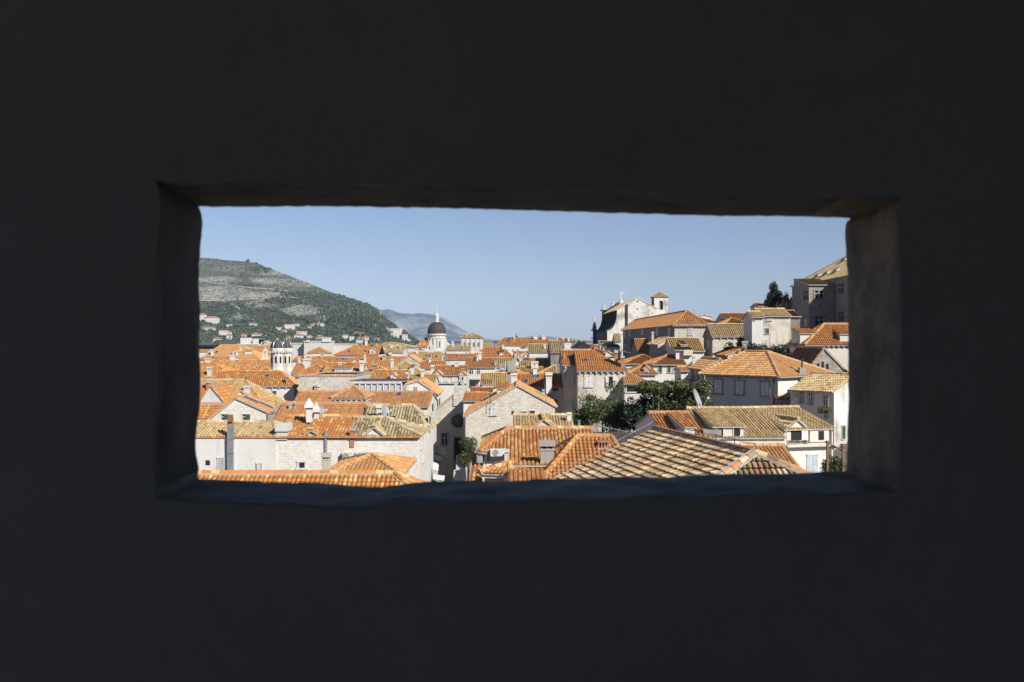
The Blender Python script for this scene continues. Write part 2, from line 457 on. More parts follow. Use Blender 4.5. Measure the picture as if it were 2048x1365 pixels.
            for x0, x1, y0, y1 in ((-.08, L + .08, -.08, .35), (-.08, L + .08, D - .35, D + .08), (-.08, .35, .35, D - .35), (L - .35, L + .08, .35, D - .35)):
                mb.box(x0, x1, y0, y1, ze - .06, ze + .05, 'mortar', W)
            caps(mb, W(0, .13, ze + .05), W(L, .13, ze + .05), tile, d, False)
            s.slopes.append([W(0, 0, ze - .4), W(L, 0, ze - .4), W(L, D, ze - .4), W(0, D, ze - .4)])
        s.roofobj = part(mb, 'roof', s)
        if cornice: s.cornice('F' if cornice is True else cornice)
    def W(s, x, y, z): return s.A + s.e * x + s.n * y + Vector((0, 0, z))
    def face_basis(s, face):
        if face == 'F': return s.A.copy(), s.e, -s.n
        if face == 'B': return s.A + s.n * s.D, s.e, s.n
        if face == 'L': return s.A.copy(), s.n, -s.e
        return s.A + s.e * s.L, s.n, s.e
    def on_wall(s, u, v, face, off=0.0):
        O, t, n = s.face_basis(face); r = ray(u, v); O = O + n * off
        k = (O - CAM).dot(n) / r.dot(n); q = CAM + r * k
        return (q - O).dot(t), q.z, q.y
    def on_roof(s, u, v):
        r = ray(u, v); best = None
        for i, poly in enumerate(s.slopes):
            p0 = poly[0]; ex = (poly[1] - p0).normalized(); nn = None
            for k in range(2, len(poly)):
                nn = ex.cross(poly[k] - p0)
                if nn.length > 1e-4: break
            nn.normalize()
            if nn.z < 0: nn = -nn
            dn = r.dot(nn)
            if abs(dn) < 1e-6: continue
            k = (p0 - CAM).dot(nn) / dn
            if k <= 0: continue
            q = CAM + r * k; ey = nn.cross(ex)
            p2 = [((w - p0).dot(ex), (w - p0).dot(ey)) for w in poly]; x, y = (q - p0).dot(ex), (q - p0).dot(ey)
            yy = clipx(p2, x)
            if yy and yy[0] - .25 <= y <= yy[1] + .25 and (best is None or k < best[0]): best = (k, q, nn, ex, ey)
        if best is None:
            y = s.A.y + s.D * .3; q = P(u, v, y); return q, Vector((0, 0, 1)), Vector((1, 0, 0)), Vector((0, 1, 0))
        return best[1:]
    def band(s, face, z0, z1, out, mat, x0=None, x1=None, name='cornice', mb=None):
        O, t, n = s.face_basis(face); Lf = s.L if face in 'FB' else s.D
        x0 = -out if x0 is None else x0; x1 = Lf + out if x1 is None else x1
        own = mb is None; mb = mb or MB()
        mb.box(x0, x1, -.06, out, z0, z1, mat, lambda x, y, z: O + t * x + n * y + Vector((0, 0, z)))
        if own: return part(mb, name, s)
    def cornice(s, faces='F', mat='trim', br=True):
        mb = MB(); step = .55 if s.d < 110 else .9
        for f in faces:
            O, t, n = s.face_basis(f); Lf = s.L if f in 'FB' else s.D
            z1 = s.ze - .22
            Wf = lambda x, y, z: O + t * x + n * y + Vector((0, 0, z))
            mb.box(.02, Lf - .02, -.05, .24, z1, z1 + .10, mat, Wf)
            if br:
                k = int(Lf / step)
                for i in range(k + 1):
                    x = .1 + (Lf - .3) * i / max(1, k)
                    mb.box(x, x + .17, -.05, .2, z1 - .20, z1 - .003, mat, Wf)
        part(mb, 'cornice', s)
    def rect(s, r, face, off=0.0):
        u0, v0, u1, v1 = r; um, vm = (u0 + u1) / 2, (v0 + v1) / 2
        a, _, y = s.on_wall(u0, vm, face, off); b, _, _ = s.on_wall(u1, vm, face, off)
        _, z1, _ = s.on_wall(um, v0, face, off); _, z0, _ = s.on_wall(um, v1, face, off)
        if a > b: a, b = b, a
        return a, b, z0, z1
    def win(s, r, style='g', face='F', off=0.0):
        a, b, z0, z1 = s.rect(r, face, off); O, t, n = s.face_basis(face); O = O + n * off
        window(s, lambda x, y, z: O + t * x + n * y + Vector((0, 0, z)), a, b, z0, z1, style)
        return s
    def wins(s, rs, style='g', face='F'):
        for r in rs: s.win(r, style, face)
        return s
    def box(s, r, out, mat, name, face='F', back=-.06):
        a, b, z0, z1 = s.rect(r, face); O, t, n = s.face_basis(face); mb = MB()
        mb.box(a, b, back, out, z0, z1, mat, lambda x, y, z: O + t * x + n * y + Vector((0, 0, z)))
        part(mb, name, s); return s
    def chim(s, u0, u1, vt, vb, style='white', deep=None):
        q, nn, ex, ey = s.on_roof((u0 + u1) / 2, vb - 1.0); w = (u1 - u0) * q.y / F; h = (vb - vt) * q.y / F
        chimney(s, s.roofobj, q, w, h, style, s.e, s.n, deep); return s
    def sky(s, u0, v0, u1, v1):
        q, nn, ex, ey = s.on_roof((u0 + u1) / 2, (v0 + v1) / 2); w = max(.5, (u1 - u0) * q.y / F)
        q2 = s.on_roof((u0 + u1) / 2, v1)[0]; hh = min(1.4, max(.5, (q - q2).length * 2)); mb = MB()
        Wf = lambda x, y, z: q + ex * x + ey * y + nn * z
        mb.box(-w / 2, w / 2, -hh / 2, hh / 2, -.05, .15, 'flashing', Wf); mb.box(-w / 2 + .09, w / 2 - .09, -hh / 2 + .1, hh / 2 - .1, .14, .165, 'glass', Wf)
        sub(mb, 'skylight', s.roofobj, s); return s
    def dorm(s, u0, u1, vb, vt, va, wall='white', roof='gable', tile=None, win=None, style='s', front=None, yaw=None, deep=None):
        """a dormer whose front stands where the roof meets the ray through its foot"""
        if front is None:
            q, nn, ex, ey = s.on_roof((u0 + u1) / 2, vb); run = Vector((nn.x, nn.y, 0)); slope_ = run.length / max(.05, nn.z)
            n = run.normalized() if run.length > .05 else -s.n
            if deep is None: deep = min(6.0, ((vb - va) * q.y / F) / max(.2, slope_) + .3)
        elif front == 'F':
            a_, z_, y_ = s.on_wall((u0 + u1) / 2, vb, 'F', .05); q = s.A + s.e * a_ - s.n * .05; q.z = z_; n = -s.n; deep = deep or 3.0
        else:
            q = P((u0 + u1) / 2, vb, front); n = -s.n; deep = deep or 3.0
        if n.dot(-s.n) > .5: n = -s.n
        t = Vector((-n.y, n.x, 0))
        k0 = (q - CAM).dot(n)
        def at(u, v):
            r = ray(u, v); return CAM + r * (k0 / r.dot(n))
        vm = (vb + vt) / 2
        pa, pb = at(u0, vm), at(u1, vm); x0, x1 = (pa - q).dot(t), (pb - q).dot(t)
        if x0 > x1: x0, x1 = x1, x0
        um = (u0 + u1) / 2
        zb, zt, za = q.z - .15, at(um, vt).z, at(um, va).z
        Wf = lambda x, y, z: Vector((q.x, q.y, 0)) + t * x - n * y + Vector((0, 0, z))
        mb = MB(); xm = (x0 + x1) / 2
        if roof == 'gable':
            fr = [(x0, 0, zb), (x1, 0, zb), (x1, 0, zt), (xm, 0, za - .06), (x0, 0, zt)]
        else:
            fr = [(x0, 0, zb), (x1, 0, zb), (x1, 0, zt), (x0, 0, zt)]
        zk = zt if roof == 'gable' else zt + (za - zt) * .9
        mb.face([Wf(*p) for p in fr], wall)
        for x in (x0, x1): mb.face([Wf(x, 0, zb), Wf(x, deep, zb), Wf(x, deep, zk), Wf(x, 0, zt)], wall)
        do = part(mb, 'dormer', s)
        mb = MB(); tk = tile or s.tile; o = .14
        if roof == 'gable':
            p = (za - zt) / max(.1, (x1 - x0) / 2)
            roof_poly(mb, [Wf(x0 - o, deep, zt - o * p), Wf(x0 - o, -o, zt - o * p), Wf(xm, -o, za), Wf(xm, deep, za)], tk, s.d)
            roof_poly(mb, [Wf(x1 + o, -o, zt - o * p), Wf(x1 + o, deep, zt - o * p), Wf(xm, deep, za), Wf(xm, -o, za)], tk, s.d)
            caps(mb, Wf(xm, -o, za), Wf(xm, deep, za), tk, s.d, False)
        else:
            roof_poly(mb, [Wf(x0 - o, -o, zt), Wf(x1 + o, -o, zt), Wf(x1 + o, deep, za), Wf(x0 - o, deep, za)], tk, s.d)
        sub(mb, 'dormer_roof', do, s)
        for wr in (win or []):
            wu0, wv0, wu1, wv1 = wr
            a, b = (at(wu0, vm) - q).dot(t), (at(wu1, vm) - q).dot(t)
            if a > b: a, b = b, a
            z1, z0 = at(um, wv0).z, at(um, wv1).z
            window(s, lambda x, y, z: Wf(x, -y, z), a, b, z0, z1, style, do)
        return s

def window(th, Wf, a, b, z0, z1, style, parent=None):
    """Wf(x, out, z). One mesh for the surround; pane and shutters are its children (one mesh when it sits on a dormer)"""
    w, h = b - a, z1 - z0; fr = MB(); ks = []
    f = min(.12, w * .14)
    tr = {'b': 'lichen', 'd': 'dark_shaded_stone', 'z': 'concrete'}.get(style, 'trim')
    def frame(x0, x1, y0, y1, out=.06, mb=fr, mat=tr):
        mb.box(x0 - f, x0, -.04, out, y0, y1, mat, Wf); mb.box(x1, x1 + f, -.04, out, y0, y1, mat, Wf)
        mb.box(x0 - f - .03, x1 + f + .03, -.04, out + .02, y1, y1 + f, mat, Wf); mb.box(x0 - f - .05, x1 + f + .05, -.04, out + .06, y0 - f * .8, y0, mat, Wf)
    def pane(x0, x1, mat='glass', bars=True):
        m = MB(); m.box(x0, x1, -.03, .012, z0, z1, mat, Wf)
        if bars and mat == 'glass':
            xm = (x0 + x1) / 2; m.box(xm - .035, xm + .035, -.02, .035, z0, z1, 'shutter_white', Wf)
            m.box(x0, x1, -.02, .031, z0 + h * .62, z0 + h * .62 + .05, 'shutter_white', Wf)
            for x in (x0, x1 - .05): m.box(x, x + .05, -.02, .033, z0, z1, 'shutter_white', Wf)
        ks.append(('pane', m))
    def shutter(x0, x1, mat, out=.02):
        m = MB(); m.box(x0, x1, out - .03, out + .035, z0 + .01, z1 - .01, mat, Wf)
        k = max(3, int(h / .16))
        g = (x1 - x0) * .14
        for i in range(k):
            zz = z0 + h * (.06 + .88 * i / k)
            m.box(x0 + g, x1 - g, out + .03, out + .05, zz, zz + h * .88 / k * .5, mat, Wf)
        ks.append(('shutter', m))
    if style in ('s', 'G', 'y', 'u', 'z'):
        mat = {'z': 'shutter_white', 's': 'shutter_white', 'G': 'shutter_green', 'y': 'shutter_grey', 'u': 'shutter_blue'}[style]
        frame(a, b, z0, z1); xm = (a + b) / 2
        fr.box(a, b, -.03, .008, z0, z1, 'dark', Wf)
        shutter(a + .02, xm - .012, mat); shutter(xm + .012, b - .02, mat)
    elif style in ('o', 'h', 'p'):                  # open shutters on both sides / half-open green / one open on the right
        mat = {'o': 'shutter_white', 'h': 'shutter_green', 'p': 'shutter_white'}[style]
        if style == 'o':
            x0, x1 = a + w * .31, b - w * .34; shutter(a, x0 - .02, mat, .09); shutter(x1 + .02, b, mat, .09)
        elif style == 'h':
            x0, x1 = a, b; shutter(a + w * .52, b, mat, .07)
        else:
            x0, x1 = a, b - w * .40; shutter(x1 + .02, b, mat, .08)
        fr.box(x0 - .05, x1 + .05, -.04, .05, z1, z1 + .08, 'trim', Wf); fr.box(x0 - .05, x1 + .05, -.04, .09, z0 - .08, z0, 'trim', Wf)
        pane(x0, x1, 'glass' if style == 'h' else 'dark')
    elif style == 'k': fr.box(a, b, -.03, .012, z0, z1, 'dark', Wf)
    elif style == 'K': frame(a, b, z0, z1, .05); pane(a, b, 'dark')
    elif style == 'w':                              # thick white painted surround
        f = w * .22; frame(a + f, b - f, z0 + f, z1 - f, .05, fr, 'shutter_white'); pane(a + f, b - f, 'dark')
    elif style in ('a', 'A'):                              # arched light with surround
        n = 8; r = w / 2; xm = (a + b) / 2; zs = z1 - r
        arch = [(a, z0), (b, z0)] + [(xm + r * math.cos(math.pi * k / n), zs + r * math.sin(math.pi * k / n)) for k in range(n + 1)]
        r2 = r + f
        big = [(a - f, z0 - f), (b + f, z0 - f)] + [(xm + r2 * math.cos(math.pi * k / n), zs + r2 * math.sin(math.pi * k / n)) for k in range(n + 1)]
        ex = Wf(0, .05, 0) - Wf(0, -.04, 0); fr.prism([Wf(x, -.04, z) for x, z in big], ex, 'trim')
        m = MB(); ex = Wf(0, .065, 0) - Wf(0, 0, 0); m.prism([Wf(x, 0, z) for x, z in arch], ex, 'glass' if style == 'a' else 'dark')
        if style == 'a': m.box(xm - .05, xm + .05, .03, .085, z0, z1 - .02, 'shutter_white', Wf); m.box(a, b, .03, .082, zs - .04, zs + .04, 'shutter_white', Wf)
        ks.append(('pane', m))
    else:
        frame(a, b, z0, z1); pane(a, b)
    if parent is not None:
        for _, m in ks:
            k = len(fr.v); fr.v += m.v; fr.f += [tuple(i + k for i in g) for g in m.f]; fr.m += [fr.mi(m.mats[i]) for i in m.m]
            fr.uv += m.uv; fr.c += m.c; fr.smooth += m.smooth
        return sub(fr, 'window', parent, th)
    o = part(fr, 'window', th)
    for nme, m in ks: sub(m, nme, o, th)
    return o

def chimney(th, parent, q, w, h, style, e, n, deep=None):
    mb = MB(); dp = deep or max(.35, min(w, .9) * .8)
    Wf = lambda x, y, z: q + e * x + n * y + Vector((0, 0, z))
    if style == 'cone':              # white tapered hood on a square stack
        mb.box(-w * .30, w * .30, -w * .3, w * .3, -.6, h * .38, 'white', Wf)
        def ring(r, z): return [Wf(-r, -r, z), Wf(r, -r, z), Wf(r, r, z), Wf(-r, r, z)]
        z = [.38, .40, .58, .82, 1.0]; rr = [.36, .50, .46, .22, .10]
        for i in range(4):
            a, b = ring(w * rr[i], h * z[i]), ring(w * rr[i + 1], h * z[i + 1])
            mb.hexa(a + b, 'white')
        mb.box(-w * .32, w * .32, -w * .32, w * .32, h * .30, h * .37, 'dark', Wf)
    elif style == 'pipe':
        mb.tube(Wf(0, 0, -.4), Wf(0, 0, h), w * .4, 'metal', 8); mb.tube(Wf(0, 0, h), Wf(0, 0, h + w * .2), w * .62, 'metal', 8)
    else:
        mat = {'white': 'white', 'brick': 'brick', 'concrete': 'concrete', 'stone': 'stained', 'grey': 'greyplaster'}[style]
        b = w * .40
        mb.box(-b, b, -dp * .45, dp * .45, -.7, h * .70, mat, Wf)
        mb.box(-b * .8, b * .8, -dp * .34, dp * .34, h * .70, h * .80, 'dark', Wf)
        for x in (-b, -b * .1, b * .7): mb.box(x, x + b * .3, -dp * .44, dp * .44, h * .70, h * .80, mat, Wf)
        mb.box(-w * .5, w * .5, -dp * .6, dp * .6, h * .80, h, mat if style != 'brick' else 'mortar', Wf)
        mb.box(-b * 1.12, b * 1.12, -dp * .5, dp * .5, h * .62, h * .695, mat, Wf)
    return sub(mb, 'chimney', parent, th)

# ------------------------------------------------------------------ small freestanding things
def aircon(u0, v0, u1, v1, d, label, group=None):
    a, b = P(u0, v1, d), P(u1, v0, d); w, h = b.x - a.x, b.z - a.z; dp = .32
    th = Th('air_conditioner', label, 'air conditioner', (a.x + w / 2, d, a.z), group)
    W = lambda x, y, z: Vector((a.x + x, d + y, a.z + z))
    mb = MB(); mb.box(0, w, 0, dp, 0, h, 'acwhite', W); mb.box(w * .62, w * .63, -.006, .05, h * .06, h * .94, 'fan', W)
    mb.box(w * .74, w * .82, -.006, .05, h * .76, h * .86, 'rust', W); part(mb, 'case', th)
    mb = MB(); c = W(w * .32, 0, h * .5); r = min(h * .40, w * .29)
    for rr0, rr1, yy in ((r, r * .85, -.03), (r * .62, r * .5, -.025), (r * .3, .0, -.03)):
        for k in range(16):
            a0, a1 = 2 * math.pi * k / 16, 2 * math.pi * (k + 1) / 16
            pts = [c + Vector((rr0 * math.cos(a0), yy, rr0 * math.sin(a0))), c + Vector((rr0 * math.cos(a1), yy, rr0 * math.sin(a1))), c + Vector((rr1 * math.cos(a1), yy, rr1 * math.sin(a1))), c + Vector((rr1 * math.cos(a0), yy, rr1 * math.sin(a0)))]
            mb.face(pts, 'fan')
    for k in range(16):
        a0, a1 = 2 * math.pi * k / 16, 2 * math.pi * (k + 1) / 16
        mb.face([c + Vector((0, -.012, 0)), c + Vector((r * math.cos(a0), -.012, r * math.sin(a0))), c + Vector((r * math.cos(a1), -.012, r * math.sin(a1)))], 'fan')
    part(mb, 'fan_grille', th)
    mb = MB()
    for x in (w * .15, w * .85): mb.box(x - .03, x + .03, .02, dp + .4, -.06, -.003, 'metal', W)
    part(mb, 'bracket', th)
    return th
def dish(u, v, d, r, face, label, foot=None):
    """satellite dish: centre pixel, depth, radius in metres, facing direction"""
    c = P(u, v, d); f = Vector(face).normalized(); t = f.cross(Vector((0, 0, 1))).normalized(); up = t.cross(f)
    base = P(*foot) if foot else c - Vector((0, 0, r * 1.3))
    th = Th('satellite_dish', label, 'satellite dish', base)
    mb = MB(); n = 20
    for i in range(4):
        r0, r1 = r * i / 4, r * (i + 1) / 4
        for k in range(n):
            a0, a1 = 2 * math.pi * k / n, 2 * math.pi * (k + 1) / n
            g = lambda rr, a: c + t * (rr * math.cos(a)) + up * (rr * math.sin(a)) + f * (.24 * rr * rr / r)
            pts = [g(r0, a0), g(r0, a1), g(r1, a1), g(r1, a0)]
            mb.face(pts[1:] if i == 0 else pts, 'metal_light', None, (1, 1, 1), True)
            mb.face([p - f * .02 for p in (pts[1:] if i == 0 else pts)], 'metal', None, (1, 1, 1), True)
    part(mb, 'dish', th)
    mb = MB(); e = c + f * (r * 1.15) - up * r * .25; mb.tube(c - up * r * .95 + f * r * .2, e, .025, 'metal', 5); mb.box(-.06, .06, -.08, .08, -.06, .1, 'acwhite', lambda x, y, z: e + Vector((x, y, z))); part(mb, 'feed_arm', th)
    mb = MB(); mb.tube(base, c - f * .12, .04, 'metal', 6); part(mb, 'mast', th)
    return th
def antenna(u, vb, vt, d, label, bars=4):
    b, t = P(u, vb, d), P(u, vt, d); th = Th('tv_antenna', label, 'antenna', b)
    mb = MB(); mb.tube(b, t, .025, 'iron', 5); part(mb, 'mast', th)
    mb = MB(); q = t - Vector((0, 0, .15)); mb.tube(q + Vector((-.7, .1, .12)), q + Vector((.9, -.1, -.22)), .018, 'metal', 5)
    for k in range(bars + 1):
        c = q + Vector((-.7 + 1.6 * k / bars, .1 - .2 * k / bars, .12 - .34 * k / bars)); mb.tube(c - Vector((.05, .28, .1)), c + Vector((.05, .28, .1)), .012, 'metal', 4)
    part(mb, 'aerial', th)

def leaves(mb, blobs, n, size, mat, seed=0, hole=0.45):
    """leaf-sized quads spread through the volume of a set of ellipsoids (centre, radii)"""
    rnd = random.Random(seed); tot = sum(r[0] * r[1] * r[2] for _, r in blobs)
    for c, r in blobs:
        k = int(n * r[0] * r[1] * r[2] / tot) + 1
        for _ in range(k):
            while True:
                p = Vector((rnd.uniform(-1, 1), rnd.uniform(-1, 1), rnd.uniform(-1, 1)))
                if p.length <= 1: break
            rad = p.length; p = p * (.62 + .38 * rad) if rad > .01 else p
            q = Vector(c) + Vector((p.x * r[0], p.y * r[1], p.z * r[2]))
            nv = noise.noise(q * 1.1 + Vector((seed, 0, 0)))
            if nv < -hole * .6 and rnd.random() < .85: continue
            s_ = size * rnd.uniform(.6, 1.3)
            a = Vector((rnd.gauss(0, 1), rnd.gauss(0, 1), rnd.gauss(0, 1))).normalized(); b = a.cross(Vector((rnd.gauss(0, 1), rnd.gauss(0, 1), rnd.gauss(0, 1)))).normalized()
            t = min(1, max(0, .45 + nv * .7 + rnd.uniform(-.25, .25)))
            mb.face([q - a * s_, q - b * s_ * .5, q + a * s_, q + b * s_ * .5], mat, ((0, 0), (1, 0), (1, 1), (0, 1)), (t, t, t))
def blobs_in(rnd, c, r, n, k=.5):
    out = []
    for _ in range(n):
        p = Vector((rnd.gauss(0, .5), rnd.gauss(0, .5), rnd.gauss(0, .45))); f = rnd.uniform(.7, 1.2) * k
        out.append(((c[0] + p.x * r[0], c[1] + p.y * r[1], c[2] + p.z * r[2]), (r[0] * f, r[1] * f, r[2] * f)))
    return out
def tree(name, label, cat, base, height, c, r, nblob, nleaf, size, mat='leaf', seed=1, k=.5, group=None, trunk_r=.12, limbs=5, flower=0):
    th = Th(name, label, cat, base, group); rnd = random.Random(seed); b = Vector(base)
    bl = blobs_in(rnd, c, r, nblob, k)
    mb = MB(); top = Vector((c[0], c[1], c[2] - r[2] * .2)); mid = b.lerp(top, .55) + Vector((rnd.uniform(-.15, .15), rnd.uniform(-.15, .15), 0))
    mb.tube(b - Vector((0, 0, .1)), mid, trunk_r, 'bark', 7, trunk_r * .75); mb.tube(mid, top, trunk_r * .75, 'bark', 7, trunk_r * .4)
    for bc, _ in bl[:limbs]: mb.tube(mid, Vector(bc), trunk_r * .5, 'bark', 5, trunk_r * .15)
    part(mb, 'trunk', th)
    mb = MB(); leaves(mb, bl, nleaf, size, mat, seed)
    if flower: leaves(mb, bl, flower, size * .8, 'flower', seed + 5, .2)
    part(mb, 'crown', th)
    return th
HAZE = 4.8e-5
# ================================================================== foreground, left to right
h = House('foreground roof of orange and yellow barrel tiles along the lower left edge', 232, 912.6, 1061, 42, 8, 948, 'hip', 'M2', 'white', hl=0, hr=3.1)
h = House('low orange hipped roof rising to a point behind the foreground roof, lower left', 655, 795, 950, 50.3, 6, 911, 'hip', 'Y', 'white', hl=2.6, hr=2.6)
h.chim(643, 662, 908, 944, 'stone')
# long white wall with three roofs behind it
h = House('white plastered house with olive roof and tall steel flue at far left', 340, 552, 873.5, 68, 6, 845, 'hip', 'K', 'white', hl=0, hr=.9, oh=.0)
h.win((411, 921, 420, 931), 'k'); h.win((437, 917, 452, 943), 'y')
h.box((512, 925, 524, 942), .06, 'trim', 'window_surround'); h.win((514, 928, 522, 942), 'g')
mb = MB()
for (v0, v1) in ((845, 859), (860, 880), (881, 908), (909, 950)):
    a, b = P(453, v1, 67.6), P(465, v0, 67.6); mb.box(a.x, b.x, 67.72, 67.98, a.z, b.z, 'metal')
    mb.box(a.x - .02, b.x + .02, 67.70, 67.985, a.z, a.z + .05, 'flashing')
a = P(459, 845, 67.6); mb.box(a.x - .16, a.x + .16, 67.72, 67.97, a.z - .1, a.z + .5, 'rust'); part(mb, 'flue', h)
h = House('pale stone house with an orange and yellow mottled roof behind a parapet, left foreground', 552.5, 694, 874.5, 68.1, 8, 833, 'side', 'M2', 'rubble', oh=.0)
h.box((553, 862, 575, 880), .1, 'white', 'chimney_stack', back=-1.0); h.box((551, 848, 578, 863), .2, 'white', 'chimney_top', back=-1.1)
h.win((594, 920.5, 614, 940.5), 'w'); h.chim(626, 640, 807, 838, 'cone'); h.chim(610, 627, 799, 829, 'cone')
h.dorm(612, 633, 872, 866, 860, 'mortar', 'gable')
mb = MB(); mb.tube(P(651.5, 912, 68.1), P(651.5, 862, 68.1), .12, 'metal', 8); part(mb, 'flue', h)
h = House('pale stone house with a weathered khaki tile roof and three air conditioners on its wall', 694.5, 840, 875, 68.15, 7, 836, 'hip', 'K2', 'rubble', hl=0, hr=2.9, oh=.03)
h.win((800, 922, 806, 926), 'k'); h.dorm(730, 766, 875.5, 868, 853.5, 'white', 'gable', 'K2', [(737, 870, 753, 875)], 'y')
h.chim(699, 710, 859, 875, 'brick'); h.wins([(842.5, 880, 845, 895), (845.5, 905, 848, 922)], 's', 'R')
mb = MB(); a = P(449, 875, 67.6)
mb = MB()
for u in range(392, 838, 8):
    a, b = P(u, 874.2, 68.0), P(u + 7.6, 874.4, 68.0)
    mb.box(a.x, b.x + .02, 67.92, 68.12, a.z - .07, a.z + .05 + .02 * math.sin(u), 'tile', None, pick(PAL['O'], (u, 0, 0), False))
single(mb, 'wall_coping', 'thin orange tile coping along the top of the long white wall on the left', 'coping', P(615, 874, 67.9))
aircon(684, 905, 706, 921, 67.7, 'air conditioner with its whole fan showing, leftmost of three on the pale stone wall', 'air conditioners on the long wall')
aircon(712, 904, 732, 920, 67.7, 'air conditioner half hidden by the orange roof point, middle of three on the wall', 'air conditioners on the long wall')
aircon(744.5, 905, 765, 919, 67.7, 'air conditioner to the right of the orange roof point, rightmost of three on the wall', 'air conditioners on the long wall')
# second row
h = House('house with a dark reddish tile roof behind the two white cone chimneys', 541, 721, 852, 77.5, 9, 807, 'side', 'R', 'white')
h.sky(580, 812, 588, 818); h.chim(578, 584, 808, 820, 'stone')
h = House('house with a khaki brown hipped roof and one tall pale chimney beside the alley', 722, 850, 862, 76.5, 8, 811.5, 'hip', 'K2', 'white', hl=0, hr=1.3)
h.chim(753, 765, 811, 843, 'white'); h.wins([(856, 833, 859, 850)], 'h', 'R'); h.sky(784, 835, 789, 841)
h = House('small stone gable house with two open green shutters', 391, 537, 861, 84, 4.4, 796, 'front', 'Y', 'rubble', ua=472, ve2=825, oh=.1, side_wall='stained')
h.wins([(442.5, 829, 456.5, 844.5), (484.5, 829, 500.5, 844.5)], 'h'); h.sky(492, 798, 512, 806); h.sky(522, 810, 540, 816)
mb = MB(); a = P(536, 827, 83.9); mb.tube(a, Vector((a.x, a.y, 5)), .07, 'metal', 6); part(mb, 'downpipe', h)
h = House('low house with a plain orange roof at the far left, beside the green shuttered gable', 330, 450, 834, 88.8, 3.4, 809, 'side', 'O', 'white')
h = House('white gable end with a broken plaster edge and orange roof at the far left', 395, 456, 812, 92.6, 5, 771, 'front', 'O', 'white', ua=421)
h = House('house with a bright orange roof slope cut off by the left edge of the opening', 320, 408, 806, 95, 5, 768, 'side', 'O', 'white'); h.chim(412, 424, 764, 781, 'brick')
h = House('large house with an olive and yellow patchy hipped roof and two eyebrow dormers', 320, 532, 817, 99.5, 9, 761, 'hip', 'KO', 'white', hl=0, hr=3.3)
h.dorm(434, 455, 791, 783, 776, 'pink', 'shed', 'Y'); h.dorm(473, 489, 791, 786, 780.5, 'pink', 'gable'); h.chim(487, 500.5, 773, 789, 'white')
# row on the alley
h = House('house with a wide brick-red tile roof at the corner of the alley', 588, 856, 812, 98, 11, 785, 'side', 'R', 'white')
h.sky(796, 788, 800, 794); h.chim(723, 731, 801, 811, 'stone'); h.dorm(736, 752, 811, 804, 793, 'white', 'shed', 'R', [(741, 806, 749, 810)], 'k')
h.wins([(862.5, 808, 866, 823)], 'G', 'R')
h = House('small white turret house with a pointed orange hipped roof among the brick-red roofs', 667, 727, 795, 95.5, 5, 773, 'pyr', 'R', 'white', cornice='FR')
h.wins([(679, 805, 684, 811), (690, 805, 695, 811), (702, 805, 706, 811)], 'g')
h = House('house with orange tiles and a low wall, left of the white turret house', 588, 648, 806, 110.5, 6, 783, 'side', 'M2', 'white')
h = House('white gable house with a small four pane window and yellow tiled slope beside the alley', 806, 872, 770, 118, 9, 762, 'front', 'Y', 'white', ua=836, ve2=786)
h.wins([(827, 775, 829.6, 778), (831, 775, 833.6, 778), (827, 779, 829.6, 782), (831, 779, 833.6, 782)], 'k'); h.sky(848, 768, 856, 774)
aircon(805, 772, 818, 781, 117.6, 'air conditioner on the white gable right of the glazed pavilion')
for r in ((873, 800, 875.5, 822), (877, 797, 879.5, 818)): h.win(r, 'G', 'R')
# glazed pavilion
th = Th('glazed_pavilion', 'white glazed roof pavilion with curtains behind seven panes and a grey sheet roof', 'pavilion', P(756, 800, 120))
d = 114; zb = P(0, 786, d).z; zt = P(0, 767.5, d).z; x0 = P(707, 0, d).x; x1 = P(803, 0, d).x
mb = MB(); mb.box(x0, x1, d + .12, d + 6, 0, zb, 'white'); mb.box(x0, x1, d + 5.9, d + 6, zb, zt, 'white'); part(mb, 'base_wall', th)
mb = MB(); n = 8
for i in range(n + 1):
    x = x0 + (x1 - x0) * i / n; mb.box(x - .09, x + .09, d, d + .14, zb, zt, 'shutter_white')
mb.box(x0 - .05, x1 + .05, d - .05, d + .16, zt, zt + .18, 'shutter_white'); mb.box(x0, x1, d - .02, d + .11, zb - .1, zb + .06, 'shutter_white'); part(mb, 'window_frame', th)
for i in range(n):
    xa = x0 + (x1 - x0) * i / n + .09; xb = x0 + (x1 - x0) * (i + 1) / n - .09; mb = MB(); k = 9
    for j in range(k):
        a = xa + (xb - xa) * j / k; b = xa + (xb - xa) * (j + 1) / k; o0, o1 = (.12, .18) if j % 2 else (.18, .12)
        mb.face([(a, d + o0, zb + .06), (b, d + o1, zb + .06), (b, d + o1, zt), (a, d + o0, zt)], 'curtain')
    part(mb, 'curtain', th)
mb = MB(); zr = P(0, 760.5, d + 6).z
roofq = [Vector((x0 - .4, d - .06, zt + .19)), Vector((x1 + .4, d - .06, zt + .19)), Vector((x1 + .3, d + 6, zr)), Vector((x0 + .6, d + 6, zr))]
slab(mb, [q + Vector((0, 0, .12)) for q in roofq], .11, 'lead')
for i in range(16):
    t = i / 15; a = roofq[0].lerp(roofq[1], t); b = roofq[3].lerp(roofq[2], t); mb.tube(a + Vector((0, 0, .14)), b + Vector((0, 0, .14)), .05, 'lead', 4)
part(mb, 'roof', th)
